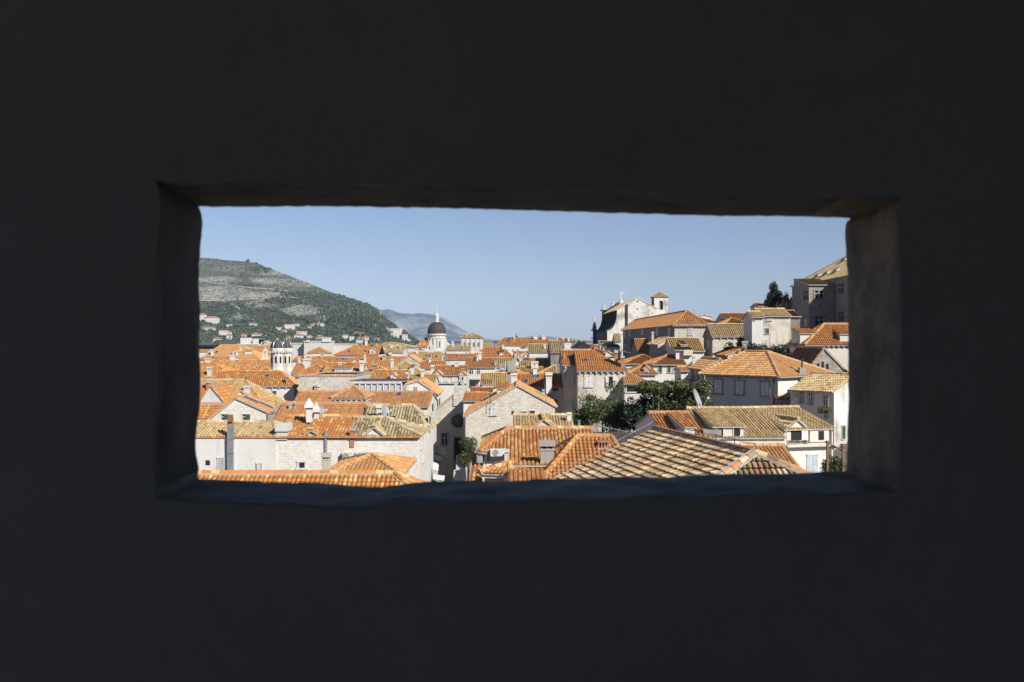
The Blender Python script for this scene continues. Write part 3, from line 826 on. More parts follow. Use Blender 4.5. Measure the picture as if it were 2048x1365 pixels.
# third row
h = House('big house with a dotted orange and yellow roof and white dentil eaves at left', 430, 588, 771, 130, 8, 742.5, 'hip', 'M2', 'white', hl=0, hr=2.2, cornice='FR', yaw=8, anchor='R')
h.win((544.5, 782, 553, 794), 'G'); h.chim(571, 577, 752, 769, 'brick'); h.sky(531, 751, 539, 756); h.chim(494, 498, 752, 763, 'brick')
h.wins([(598.5, 780, 599.8, 794)], 'G', 'R')
h = House('flat topped pale rubble stone building with orange coping', 598, 708, 752.5, 127, 17, None, 'flat', 'Y', 'stone')
aircon(629, 769.5, 640, 774.5, 126.6, 'upper of two air conditioners on the flat topped rubble building')
aircon(629, 776.5, 640, 781.5, 126.6, 'lower of two air conditioners on the flat topped rubble building')
h = House('house with an olive striped roof behind the white gable by the alley', 815, 868, 767, 136, 8, 751, 'side', 'KO', 'white')
h.sky(819, 759, 825, 763); h.sky(841, 759, 846, 762)
h = House('small chapel house with a hipped orange roof and a dark square window box', 725, 777, 752, 150, 9, 733, 'pyr', 'Y', 'white')
h.dorm(751, 762, 762, 751, 749, 'shutter_white', 'shed', 'Y', [(753.5, 751, 760.5, 761)], 'k', front=146)
h = House('house with striped orange roof and an arched plaster dormer behind the glazed pavilion', 722, 812, 760.5, 140, 8, 741, 'side', 'M', 'white')
h.dorm(781, 791.5, 760, 751, 747, 'white', 'gable', 'Y', [(784, 753, 788, 758)], 'a'); h.chim(716, 725, 749, 766, 'stone'); h.chim(811, 817, 746, 765, 'white')
h = House('house with mixed orange tiles and a wide white and pink dormer', 642, 724, 753, 160, 9, 727, 'side', 'M', 'white')
h.dorm(669, 702, 752.5, 737, 727.5, 'pink', 'shed', 'M', [(674, 741, 682, 750), (689, 741, 696, 750)], 's'); h.sky(706, 738, 711, 743); h.chim(719, 728, 722, 748, 'white')
h = House('little house with a single window dormer left of the pink dormer', 590, 655, 752, 163, 8, 729, 'hip', 'O', 'white', hl=4)
h.dorm(643.5, 658, 750, 740, 731, 'white', 'shed', 'Y', [(646, 743, 651, 747)], 'K', front=164)
h = House('house with a triangular yellow ended hip roof and a white box dormer at centre left', 762, 848, 750, 182, 9, 724, 'hip', 'KO', 'white', hl=4.4, hr=4.4)
h.dorm(819, 827, 750, 734, 731, 'white', 'shed'); h.chim(791, 798, 737, 745, 'white'); h.chim(798, 804, 737, 745, 'pipe')
h = House('house with a mottled apricot roof and four white roof dormers by the bell alley', 868, 932, 750.3, 150, 11, 732, 'side', 'M', 'white')
h.dorm(868.5, 884, 765, 748.5, 742.5, 'white', 'gable', 'Y', [(873, 754, 881, 763.5)], 's', front=149.75, deep=5)
h.dorm(918.5, 932, 765, 748.5, 743, 'white', 'gable', 'Y', [(921, 754, 929, 763.5)], 'o', front=149.75, deep=5)
h.wins([(888, 754, 896, 763.5), (904, 754, 913, 763.5)], 's'); h.chim(861.5, 869, 731, 757, 'white'); h.band('F', P(0, 767.5, 150).z, P(0, 766, 150).z, .3, 'trim'); h.chim(923, 930, 738, 750, 'stone')
h = House('white house with a dark striped roof, two french windows and a stone balcony', 930.5, 990, 734.8, 165, 11, 717, 'side', 'R', 'white', name='house')
h.wins([(939, 738, 946.5, 748.5), (953, 738, 960, 748.5)], 'g'); h.wins([(943, 764, 948, 772), (953, 764, 958, 772)], 'y'); h.chim(953, 957, 712, 724, 'white'); h.chim(988, 993, 722, 731, 'stone')
mb = MB(); a, b = P(934, 757, 163.6), P(963, 749, 163.6)
mb.box(a.x, b.x, 163.4, 165, a.z - .2, a.z, 'trim'); mb.box(a.x, b.x, 163.4, 163.6, b.z - .1, b.z, 'trim')
for i in range(15): x = a.x + .05 + (b.x - a.x - .2) * i / 14; mb.box(x, x + .08, 163.43, 163.57, a.z, b.z - .1, 'trim')
part(mb, 'balcony', h)
# alley church with bell gable
h = House('narrow stone church at the end of the alley with a bell gable and round window', 872, 931, 820, 118, 13, 787, 'front', 'K', 'stone', ua=914, ve2=800, name='church', cat='church', oh=.1, side_wall='stone')
O, t, n = h.face_basis('F'); fW = lambda x, y, z: O + t * x + n * y + Vector((0, 0, z))
c = P(915, 842, 118); mb = MB(); r = .72; n_ = 24
for (ra, rb, o0, o1, mt) in ((r * 1.28, r, .03, .16, 'greystone'), (r, 0, .03, .03, 'glass')):
    for k in range(n_):
        a0, a1 = 2 * math.pi * k / n_, 2 * math.pi * (k + 1) / n_; g = lambda rr, a, o: Vector((c.x + rr * math.cos(a), 118 - o, c.z + rr * math.sin(a)))
        mb.face([g(ra, a0, o0), g(ra, a1, o0), g(rb, a1, o1), g(rb, a0, o1)] if rb else [g(ra, a0, o0), g(ra, a1, o0), g(0, 0, o0)], mt)
for k in range(8):
    a0 = math.pi * k / 4; mb.tube(Vector((c.x, 117.95, c.z)), Vector((c.x + r * math.cos(a0), 117.95, c.z + r * math.sin(a0))), .035, 'greystone', 4)
part(mb, 'rose_window', h)
mb = MB(); a, b = P(907, 812, 118), P(931, 761.5, 118); w = b.x - a.x
mb.box(a.x, b.x, 117.85, 118.5, a.z, P(0, 776, 118).z, 'stone'); xm = (a.x + b.x) / 2; zs = P(0, 776, 118).z; zt = b.z; r = .27
mb.box(xm - w * .42, xm - r, 117.9, 118.4, zs, zs + .62, 'stone'); mb.box(xm + r, xm + w * .42, 117.9, 118.4, zs, zs + .62, 'stone')
arc = [Vector((xm + r * math.cos(math.pi * k / 8), 117.9, zs + .55 + r * math.sin(math.pi * k / 8))) for k in range(9)]
out = [Vector((xm + w * .42 * math.cos(math.pi * k / 8), 117.9, zs + .6 + (zt - zs - .55) * math.sin(math.pi * k / 8))) for k in range(9)]
for k in range(8): mb.prism([arc[k], arc[k + 1], out[k + 1], out[k]], (0, .5, 0), 'stone')
mb.lathe(xm, 118.15, [(.0, zs + .66), (.08, zs + .62), (.11, zs + .42), (.19, zs + .24)], 'bronze', 10); part(mb, 'bell_gable', h)
mb = MB(); mb.box(P(906, 0, 118).x, P(927, 0, 118).x, 117.86, 118, P(0, 920, 118).z, P(0, 872, 118).z, 'greystone'); mb.box(P(909, 0, 118).x, P(924, 0, 118).x, 117.8, 117.86, P(0, 940, 118).z, P(0, 876, 118).z, 'dark'); part(mb, 'door', h)
h.win((883, 868, 895, 890), 'd')
h = House('house with a bright striped roof and white wall tucked behind the big stone gable', 927, 972, 801, 107, 10, 786, 'side', 'O', 'white')
h = House('narrow white house with orange roof strip between the bell gable and the duct', 942, 984, 784, 120, 4.5, 776, 'side', 'O', 'white')
h = House('tall pale stone gable house with tiny windows, centre of the view', 931, 1110, 831, 92, 13, 771, 'front', 'Y', 'ashlar', ua=1034.5, ve2=812, oh=.2)
h.win((981, 818, 992, 831), 's'); h.win((1023, 822.5, 1028, 830), 'k'); h.win((1043, 823.5, 1054, 826), 'K'); h.win((1059.5, 822, 1069.5, 830), 'K')
h.dorm(994, 1014, 789, 777, 769.5, 'white', 'shed', 'O', front=97, deep=4); h.sky(1077, 788, 1084, 793)
h.chim(1021, 1035, 748, 768, 'white'); h.chim(1084, 1090, 780, 795, 'stone')
h = House('low stone house with brown roof and beige gabled porch before the big gable', 1029, 1146, 855, 78, 7, 831, 'side', 'K', 'white')
h.dorm(1056, 1118, 866, 860, 838, 'cream', 'gable', 'KO', front=76.2, deep=5); h.chim(1133, 1143, 826, 844, 'white'); h.chim(1155, 1161, 843, 855, 'pipe')
# central foreground cluster
h = House('foreground house with a chequered orange and yellow roof and a broad plaster chimney', 969, 1192, 902, 56.3, 8, 857.5, 'hip', 'M', 'white', hl=1.3, hr=0)
chimney(h, h.roofobj, P(1094, 931, 51.8), .86, 1.28, 'concrete', h.e, h.n, .7); h.win((974, 900, 979, 922), 'y')
h = House('lean-to roof of chequered orange tiles below the air conditioner, centre foreground', 1014, 1094, 929, 51.4, 4.8, 902.5, 'shed', 'M', 'white')
h.chim(1008, 1018, 900, 928, 'white')
h = House('small hipped porch roof with white eaves at the corner of the chequered house', 972, 1012, 943, 50.5, 2.6, 925, 'hip', 'M', 'greystone', yaw=-14, hl=1.2, hr=.2)
h.band('F', h.ze - .32, h.ze - .1, .2, 'trim')
h = House('short orange lean-to roof behind the patio at centre foreground', 1008, 1050, 946, 50, 2.2, 929, 'shed', 'O', 'white')
h = House('orange lean-to roof at the bottom edge between patio and hipped roof', 1021, 1088, 965, 46.5, 3, 940, 'shed', 'O', 'white')
h = House('narrow strip of orange and cream tiles sloping down to the alley', 942, 957, 966, 52.5, 7, 907, 'shed', 'M', 'white')
aircon(981, 898.5, 1012, 913, 55.8, 'large air conditioner under the eave of the chequered foreground roof')
th = Th('shutter_door', 'closed grey louvred shutter standing open at the corner of the chequered house', 'shutter', P(960, 925, 56.4))
mb = MB(); a, b = P(953.5, 926, 56.2), P(965, 899, 56.2); mb.box(a.x, b.x, 56.15, 56.22, a.z, b.z, 'shutter_grey')
for i in range(14): z = a.z + .06 + (b.z - a.z - .1) * i / 14; mb.box(a.x + .04, b.x - .04, 56.12, 56.15, z, z + .03, 'shutter_grey')
part(mb, 'leaf_panel', th)
h = House('foreground roof of plain orange barrel tiles with a tall tiled roof vent', 1079, 1273, 970, 48.6, 9, 873.5, 'hip', 'O', 'white', hl=2.14, hr=.8)
q = h.on_roof(1206, 897)[0]; mb = MB()
for i in range(4): x = q.x - .26 + .155 * i; mb.box(x, x + .07, q.y - .05, q.y + .4, q.z - .1, q.z + .30, 'brick')
mb.box(q.x - .3, q.x + .3, q.y - .1, q.y + .45, q.z + .30, q.z + .36, 'brick'); mb.box(q.x - .3, q.x + .3, q.y - .12, q.y + .45, q.z - .2, q.z + .02, 'mortar'); sub(mb, 'roof_vent', h.roofobj, h)
# the big weathered roof: ridge recedes, the broad slope faces left
k = .93; A = P(1309, 858, 50 * k); B = P(1510, 907, 39 * k); zr = A.z; ydir = (B - A); ydir.z = 0; Lr = ydir.length; yd = ydir.normalized()
lft = Vector((yd.y, -yd.x, 0)); lft = lft if lft.x < 0 else -lft
th = Th('house', 'nearest house with a broad weathered cream and brown tile roof at lower right', 'house', (A + B) / 2 - Vector((0, 0, A.z)))
sl = .46; wd = 7.5; dn = Vector((0, 0, -sl * wd)); mb = MB()
near_c = B + yd * 3.2; Bz = zr - sl * wd
v = Vector((0, 0, 0))
EL0 = A + lft * wd + dn; EL1 = B + yd * 3.0 + lft * wd + dn; ER1 = B + yd * 3.0 - lft * wd * .62 + dn * .62; ER0 = A - lft * wd * .62 + dn * .62
roof_poly(mb, [EL0, EL1, B, A], 'W', 40); roof_poly(mb, [ER1, ER0, A, B], 'W', 45)
ERd = Vector((ER1.x, ER1.y, EL1.z)) ; hipR = B + (ER1 - B)
e1 = B + yd * 3.0 + lft * wd + dn
roof_poly(mb, [EL1, ER1 + (ER1 - B) * .6, B], 'W', 40)
caps(mb, A, B, 'D', 40); caps(mb, EL1, B, 'W', 40); caps(mb, ER1, B, 'W', 40)
part(mb, 'roof', th)
mb = MB()
for (p, q_) in ((A + lft * (wd - .4), EL1 - lft * .4 - yd * .4), (A - lft * wd * .55, ER1 + lft * .4 - yd * .4)):
    mb.face([(p.x, p.y, 0), (q_.x, q_.y, 0), (q_.x, q_.y, EL1.z - .15), (p.x, p.y, EL1.z - .15)], 'rubble')
a0 = A + lft * (wd - .4) + yd * .3; a1 = A - lft * wd * .55 + yd * .3
mb.face([(a0.x, a0.y, 0), (a1.x, a1.y, 0), (a1.x, a1.y, A.z - sl * wd * .55 - .15), (A.x + yd.x * .3, A.y + yd.y * .3, A.z - .2), (a0.x, a0.y, EL0.z + .0)], 'rubble'); part(mb, 'wall', th)
mb = MB(); pa = EL0.lerp(A, .28) + Vector((0, 0, .25)); pb = A + Vector((0, 0, .35)); mb.tube(pa, pb, .012, 'metal_light', 5)
pts = [A.lerp(B, i / 6) + Vector((0, 0, .36)) for i in range(7)]
for i in range(6):
    mid = pts[i].lerp(pts[i + 1], .5) - Vector((0, 0, .06)); mb.tube(pts[i], mid, .013, 'iron', 4); mb.tube(mid, pts[i + 1], .013, 'iron', 4); mb.tube(pts[i], pts[i] - Vector((0, 0, .3)), .018, 'iron', 4)
mb.tube(pts[6], pts[6] - Vector((0, 0, .3)), .018, 'iron', 4); mb.tube(B + Vector((0, 0, .22)), B + (EL1 - B) * .5 + Vector((0, 0, .24)), .022, 'metal_light', 5)
part(mb, 'lightning_cable', th)
h = House('house with a smooth orange striped roof beside the nearest weathered roof at lower right', 1440, 1609, 950, 55, 9, 892.5, 'side', 'Y', 'white')
# long olive roofed house, right foreground
h = House('pale house with an olive tile roof and a wide two window shed dormer, right foreground', 1418, 1568, 873.5, 69.2, 12.8, 817, 'side', 'K', 'rubble', yaw=3, anchor='R', oh=.2)
h.dorm(1428, 1487, 884, 853, 829, 'cream', 'shed', 'K', [(1435, 856, 1446, 876), (1467.5, 856, 1480, 874)], 'K', deep=5.6, front='F')
h.box((1430, 884.5, 1568, 893), .1, 'white', 'parapet')
q = h.on_roof(1422, 872)[0]; mb = MB(); mb.box(q.x - .5, q.x + .5, q.y - .4, q.y + .4, q.z - 1.4, q.z + .05, 'greyplaster'); mb.box(q.x - .62, q.x + .62, q.y - .5, q.y + .5, q.z + .05, q.z + .45, 'concrete'); sub(mb, 'chimney', h.roofobj, h)
h = House('stone house with an olive roof, open shuttered gable dormer and pale blue door, lower right', 1569, 1666, 855, 72, 9.6, 815, 'side', 'K', 'rubble', yaw=15, anchor='R', oh=.2)
h.dorm(1573, 1616, 884, 858, 838.5, 'cream', 'gable', 'K', [(1582, 859.5, 1614.5, 881)], 'p', deep=3, front='F')
h.box((1618, 861, 1656, 884), .12, 'cream', 'loggia'); h.box((1635, 862, 1646, 880), .14, 'dark', 'opening')
h.win((1616, 911, 1633.5, 943.5), 'u'); h.box((1570, 889, 1658, 893), .4, 'trim', 'balcony_ledge')
mb = MB(); a = h.on_wall(1661, 870, 'F'); O, t, n = h.face_basis('F'); mb.tube(O + t * a[0] + n * .1 + Vector((0, 0, h.ze)), O + t * a[0] + n * .1 + Vector((0, 0, 2)), .06, 'metal', 6); part(mb, 'downpipe', h)
h = House('house with an orange roof and shaded gable end, left of the olive shed dormer', 1334, 1416, 880, 67.6, 12.2, 826, 'side', 'O', 'pink', yaw=3, anchor='R', vo=.1)
h.dorm(1366.5, 1389, 884, 854, 836, 'white', 'shed', 'O', [(1371, 860, 1384, 873)], 's', deep=5, front='F')
dish(1391, 800, 77, .85, (.86, -.35, .35), 'large satellite dish on a mast above the olive ridge', (1382, 818, 77))
# big shaded house and its right hand neighbours
h = House('large grey plastered house with three shuttered windows and a broad orange hipped roof', 1410, 1556, 749, 88, 8.3, 705, 'hip', 'Y', 'greyplaster', yaw=-50, anchor='R', hl=1.6, hr=4.1, oh=.45, side_wall='rubble', cornice=False)
for u in (1436.5, 1479.5, 1530): h.win((u - 8, 760 + (u - 1436) * .045, u + 8, 787 + (u - 1436) * .055), 'z')
mb = MB(); O, t, n = h.face_basis('F')
for i in range(11): x = .4 + (h.L - .6) * i / 10.4; mb.box(x, x + .16, -.05, .42, h.ze - .42, h.ze - .24, 'dark_shaded_stone', lambda X, Y, Z: O + t * X + n * Y + Vector((0, 0, Z)))
part(mb, 'rafter_end', h)
mb = MB(); p = O + t * (h.L - .35) + n * .12; mb.tube(Vector((p.x, p.y, h.ze - .3)), Vector((p.x, p.y, 4)), .07, 'iron', 6); part(mb, 'downpipe', h)
q = h.on_roof(1604, 749)[0]; mb = MB(); mb.box(q.x - .28, q.x + .28, q.y - .28, q.y + .28, q.z - .5, q.z + .62, 'concrete'); mb.tube(q + Vector((0, 0, .6)), q + Vector((0, 0, 1.35)), .08, 'iron', 6); mb.tube(q + Vector((0, 0, 1.3)), q + Vector((0, 0, 1.38)), .15, 'iron', 6); sub(mb, 'chimney', h.roofobj, h)
h = House('tan house with olive roof, narrow windows and bright white end wall at right', 1581, 1668, 781.5, 82, 6.5, 750, 'side', 'K', 'pink', yaw=-50, anchor='R', side_wall='oldwhite', oh=.35)
h.wins([(1599, 782, 1606.5, 806), (1617, 785, 1625.5, 809)], 'b'); h.win((1647, 793, 1656, 812), 'b'); h.win((1590, 783, 1594.5, 794), 'g')
h.box((1640, 812, 1662, 836), .35, 'rust', 'window_hood') if False else None
h.wins([(1683, 852, 1690, 878)], 'G', 'R')
h = House('cream house with a red-orange hipped roof and a side dormer at the right edge', 1612, 1790, 687, 108, 7.4, 648.5, 'hip', 'O', 'cream', hl=3.1, hr=3.5, cornice='FL', side_wall='pink')
h.dorm(1600, 1634, 684, 667, 657, 'white', 'shed', 'O', front=109.5, deep=3.2); h.dorm(1680, 1700, 684, 668, 656, 'cream', 'shed', 'O', deep=3)
mb = MB(); p = h.W(.45, -.1, 0); mb.tube(Vector((p.x, p.y, h.ze - .3)), Vector((p.x, p.y, 6)), .09, 'iron', 6); part(mb, 'downpipe', h)
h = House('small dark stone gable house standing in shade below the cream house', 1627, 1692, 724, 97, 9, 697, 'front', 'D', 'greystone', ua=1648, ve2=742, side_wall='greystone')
h.wins([(1634, 727, 1639, 735), (1643, 724, 1648, 738), (1652, 728, 1657.5, 741)], 'k')
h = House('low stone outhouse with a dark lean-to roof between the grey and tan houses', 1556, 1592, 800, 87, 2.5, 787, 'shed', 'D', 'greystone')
# grey monastery
h = House('tall grey stone monastery with a vast olive roof at the upper right', 0, 0, 0, 112, 0, None, 'hipf', 'K', 'greystone', world=(42.2, 112, 20, 38, 24.3, 30.6), base=8, name='monastery', cat='monastery', hl=10, hr=10, oh=.15)
for r in ((1678, 569, 1687, 586), (1678, 625, 1687, 642)): h.win(r, 'd', 'L')
mb = MB()
for (u, v) in ((1637, 553), (1655, 548), (1674, 543), (1690, 521)):
    q, nn, ex, ey = h.on_roof(u, v); Wf = lambda x, y, z: q + ex * x + ey * y + nn * z
    mb = MB(); mb.box(-.9, .9, -.25, .25, -.1, .30, 'trim', Wf); mb.box(-.8, .8, -.2, .2, .30, .33, 'glass', Wf); sub(mb, 'roof_light', h.roofobj, h)
h2 = House('projecting stone bay with a small olive roof on the side of the monastery', 1618, 1669, 569.5, 130, 7, 559, 'shed', 'K', 'greystone', base=8, name='stone_bay', cat='house extension', oh=.25)
h2.wins([(1629, 582, 1647, 597.5), (1629, 634, 1647, 652)], 'd'); h2.wins([(1607.5, 584, 1615, 599), (1607.5, 635, 1615, 654)], 'd', 'L')
# ================================================================== right middle distance
h = House('beige plastered house with an open white shutter window and a wide orange roof, centre right', 1155.5, 1251, 739, 100, 9, 701, 'hip', 'O', 'beige', hl=0, hr=3.1, cornice=True)
h.win((1170, 752.5, 1184, 774), 's'); h.win((1211, 753.5, 1232.5, 774.5), 'o'); h.win((1197, 800, 1208, 810), 'g'); h.sky(1167, 720, 1176, 725.5)
h.box((1239, 745, 1251, 850), .04, 'cream', 'corner_strip'); h.chim(1228, 1236, 702, 731, 'brick'); h.chim(1240.5, 1249, 713, 737, 'brick')
h = House('left wing of the beige house with a tall closed white shutter and shaded side wall', 1127.5, 1157, 728.5, 103, 9, 701, 'side', 'O', 'beige', cornice=True)
h.win((1136.5, 751, 1146.5, 773), 's'); h.win((1143, 800, 1152, 817), 'y'); h.chim(1125, 1132.5, 699, 719, 'brick')
h = House('annex with small hipped orange roof and wide dark window beside the beige house', 1249, 1290, 764.5, 98.5, 6, 744.5, 'hip', 'Y', 'cream', hl=0, hr=1.6, oh=.4)
h.win((1253.5, 773.5, 1275.5, 784), 'K'); h.win((1262, 793, 1268, 811), 'u')
h = House('plain white house with green windows and a roof in shadow, left of the beige house', 1093, 1126.5, 773, 104.5, 7, 750, 'side', 'O', 'cream')
h.wins([(1106, 775.5, 1116.5, 782.5), (1106, 799.5, 1115.5, 811.5)], 'G'); h.chim(1090.5, 1105, 746, 776, 'white')
h = House('house with rows of bright orange tiles and a roof window behind the big stone gable', 1028, 1095, 772, 112, 8, 748, 'side', 'O', 'white')
h.sky(1048, 761, 1056, 768); h.wins([(1069, 776, 1074, 783)], 'g')
h = House('house with pale apricot tiles and chimney behind the orange roof, right of the duct', 1042, 1086, 747, 142, 7, 735, 'side', 'KO', 'white'); h.chim(1062, 1069, 724, 739, 'white'); h.chim(1069.5, 1077, 724, 739, 'white')
h = House('house with slanting apricot roof in front of the dark tall wall at centre', 1079, 1113, 749, 130, 7, 732, 'hip', 'KO', 'white', hl=2, hr=0)
# concrete gable with steel duct
h = House('stained concrete gable house carrying chimneys and a bent steel duct', 985, 1046, 752, 134, 6, 733, 'front', 'O', 'concrete', ua=1012, ve2=748)
h.box((999, 727, 1006, 742), .5, 'concrete', 'chimney_stack', back=-.6); h.box((1015, 722, 1030, 745), .3, 'concrete', 'chimney_wall', back=-.6)
th = Th('steel_duct', 'bent shiny steel ventilation duct on the concrete gable roofs', 'duct', P(985, 752, 131))
pts = [P(966, 747, 130), P(971, 753, 130), P(990, 747, 130), P(1003, 739, 130), P(1010, 740, 130), P(1010, 724, 130)]; mb = MB()
for a, b in zip(pts[:-1], pts[1:]): mb.tube(a, b, .17, 'metal_light', 8)
part(mb, 'pipe', th)
h = House('house with faded apricot tiles below the steel duct', 962, 1012, 771, 124, 7, 747, 'side', 'KO', 'white')
h.dorm(964, 985, 780, 768, 759, 'white', 'shed', 'KO', front=123.5, deep=3)
dish(1029, 727.5, 150, .75, (.8, -.5, .3), 'grey satellite dish beside the concrete chimneys', (1030, 735, 150))
# rows behind
h = House('long house with apricot chequered roof across the centre of the view', 991, 1101, 734, 195, 12, 717, 'side', 'KO', 'white')
h.sky(1049, 728, 1053, 732)
h = House('tall house with a dark shaded face and olive roof, right of centre', 1101.5, 1130, 705, 192, 16, 682.5, 'side', 'K', 'dark_shaded_stone')
h = House('house with a steep olive roof slope above the shaded face', 1058, 1112, 704, 222, 12, 689, 'side', 'K', 'white'); h.chim(1088, 1092, 690, 699, 'white')
h = House('white house with three little gabled dormers and an orange roof', 1027, 1070, 716, 262, 9, 703.5, 'side', 'O', 'white')
for a in ((1029, 1038.5), (1041, 1054), (1059, 1068)): h.dorm(a[0], a[1], 716, 709, 705.3, 'white', 'gable', 'O', [((a[0] + a[1]) / 2 - 2, 709.5, (a[0] + a[1]) / 2 + 2, 714.5)], 'g', front=261.6, deep=4)
h = House('house with a lichen blotched orange hipped roof and one dark dormer at centre', 943, 1026, 715, 272, 12, 695.5, 'hip', 'O', 'white', hl=3.6, hr=3)
h.dorm(999, 1006.5, 711, 705.5, 700, 'white', 'shed', 'D'); h.sky(993, 704, 997, 707)
h.chim(952, 957, 712, 726, 'white')
h = House('low house with a mottled rust orange roof behind the apricot dormers', 889, 950, 719, 258, 9, 708.5, 'side', 'M', 'white'); h.chim(882, 889, 703, 729, 'white')
h.sky(911, 712, 916, 714.5)
h = House('house with a tan roof and three roof windows below the domed church', 813, 882, 723, 240, 10, 706, 'side', 'KO', 'white'); h.sky(851, 710, 855, 713.5); h.sky(857, 711, 860, 714.5); h.sky(870, 712, 875, 716)
h.dorm(838, 852, 724, 720.5, 719, 'white', 'shed')
h = House('low house with a striped orange roof in front of the tan roof', 840, 888, 737, 205, 8, 723, 'side', 'O', 'white')
h = House('house with a stained grey gable end wall and orange roof edge', 789, 858.5, 733, 214, 10, 711.5, 'front', 'Y', 'stained', ua=818, ve2=737); h.chim(781, 788, 719, 732, 'white')
h = House('house with a very wide finely striped copper brown roof at centre left', 702, 838, 741, 228, 12, 714, 'side', 'R', 'white'); h.chim(728, 732, 711, 726, 'white'); h.sky(753, 733, 757.5, 737)
h = House('low house with a ribbed orange roof and white wall strip at left', 659, 703, 725.5, 205, 8, 716.5, 'side', 'R', 'white')
h = House('white walled house under a dark orange hip beside the ribbed roof', 608, 655, 731.5, 215, 8, 719, 'hip', 'R', 'white'); h.chim(596, 601, 717, 726, 'white'); h.chim(604, 610, 725, 731, 'white')
h = House('house with a mottled bright orange roof strip right of the twin domes', 585, 673, 722, 240, 9, 714, 'side', 'M2', 'white'); h.chim(619, 624, 715, 722, 'white')
h = House('house with a plain tan roof just right of the twin dome church', 583, 632, 747, 180, 9, 727, 'hip', 'R', 'white', hl=0, hr=5)
h = House('small house with a bright orange roof slope and white gable right of the twin domes', 618, 648, 744, 172, 6, 735, 'side', 'Y', 'white')
h = House('large house with a dotted orange roof, a white dormer and tall chimney at left', 669, 757, 709.5, 300, 14, 689, 'hip', 'M2', 'white', hl=6, hr=0, oh=.4)
h.dorm(739, 751, 707.5, 701, 697, 'white', 'gable', 'O', [(743, 702, 747, 707)], 'g'); h.chim(729.5, 735.5, 678.5, 692, 'white'); h.sky(696, 702, 701, 705.5); h.sky(729, 702, 734, 705.5); h.sky(718, 689.5, 723, 692)
h = House('house with an olive lichen roof and a row of arched dormers near the middle', 757.5, 806, 706, 318, 14, 694.5, 'side', 'K', 'white')
h.dorm(758, 763, 704, 700, 697, 'white', 'gable'); h.dorm(763.5, 768, 704, 700, 697, 'white', 'gable'); h.dorm(777, 782, 709, 704, 702, 'white', 'shed', front=316)
h = House('house with a wide olive roof and small white pediment behind the arched dormers', 750, 828, 695, 342, 14, 685.5, 'hip', 'K', 'white', hl=3); h.dorm(783, 800, 698, 695, 689.5, 'white', 'gable', 'K', front=340)
h = House('house with a pale grey sheet roof slope beside the domed church', 801, 826, 703, 345, 9, 692, 'shed', 'G', 'white')
h = House('house with an orange roof and two white dormers left of the domed church', 829, 857, 694, 368, 9, 675.5, 'hip', 'O', 'greyplaster', hl=4, hr=0); h.dorm(838, 842, 690, 687, 685, 'white', 'gable'); h.dorm(846, 850, 690, 687, 685, 'white', 'gable')
h = House('low pyramid roofed guard house on the pale town wall', 613, 655, 706, 398, 9, 695, 'pyr', 'R', 'white')
h = House('big house with a plain orange hipped roof and pale right hip at far left', 401, 517, 718, 330, 20, 689.5, 'hip', 'Y', 'white', hl=4, hr=8.5)
h.dorm(465, 475.5, 712, 704, 701, 'white', 'gable', 'KO', [(468, 705, 472, 710)], 'g'); h.chim(421.5, 427, 700, 712, 'white'); h.sky(430, 703, 436, 707); h.dorm(489, 502, 709, 703, 700, 'white', 'shed', 'KO')
h = House('long house with a rust brown roof behind the little bell arch', 474, 541, 710, 385, 14, 692.5, 'side', 'R', 'white'); h.sky(510, 707, 513, 709)
h = House('house with a patchy orange and straw roof left of the twin dome church', 395, 537, 739.5, 240, 13, 720.5, 'side', 'M', 'white', cornice=True); h.chim(409, 422, 718, 728, 'grey'); h.chim(459, 470, 711, 722, 'white')
h = House('house with a speckled hipped orange roof and white dentil eaves at the far left edge', 340, 471, 755, 172, 11, 727, 'hip', 'M2', 'white', hl=0, hr=5.5, cornice=True); h.chim(414, 424, 735, 752, 'grey')
h = House('low apricot roof between the straw roof and the big plain hip at far left', 395, 462, 720, 285, 10, 714, 'side', 'M2', 'white')
h = House('sliver of orange roof and white wall at the far left edge below the pines', 380, 415, 704, 420, 8, 699.5, 'side', 'R', 'white')
# little bell arch
th = Th('bell_arch', 'tiny white bell arch with a cross in front of the rust brown roof', 'bell arch', P(530, 716, 300)); mb = MB()
d = 300; a, b = P(525.5, 716, d), P(534.5, 703, d); xm = (a.x + b.x) / 2; w = (b.x - a.x) / 2
mb.box(a.x - .6, b.x + .6, d, d + .6, a.z - 2, a.z, 'white'); mb.box(a.x, xm - w * .4, d + .05, d + .5, a.z, b.z, 'white'); mb.box(xm + w * .4, b.x, d + .05, d + .5, a.z, b.z, 'white')
arc = [Vector((xm + w * .4 * math.cos(math.pi * k / 6), d + .05, b.z - .15 + w * .4 * math.sin(math.pi * k / 6))) for k in range(7)]; out = [Vector((xm + w * math.cos(math.pi * k / 6), d + .05, b.z + w * 1.1 * math.sin(math.pi * k / 6))) for k in range(7)]
for k in range(6): mb.prism([arc[k], arc[k + 1], out[k + 1], out[k]], (0, .45, 0), 'white')
mb.box(xm - .06, xm + .06, d + .2, d + .3, b.z + w, b.z + w + .75, 'white'); mb.box(xm - .25, xm + .25, d + .2, d + .3, b.z + w + .4, b.z + w + .52, 'white'); part(mb, 'arch', th)
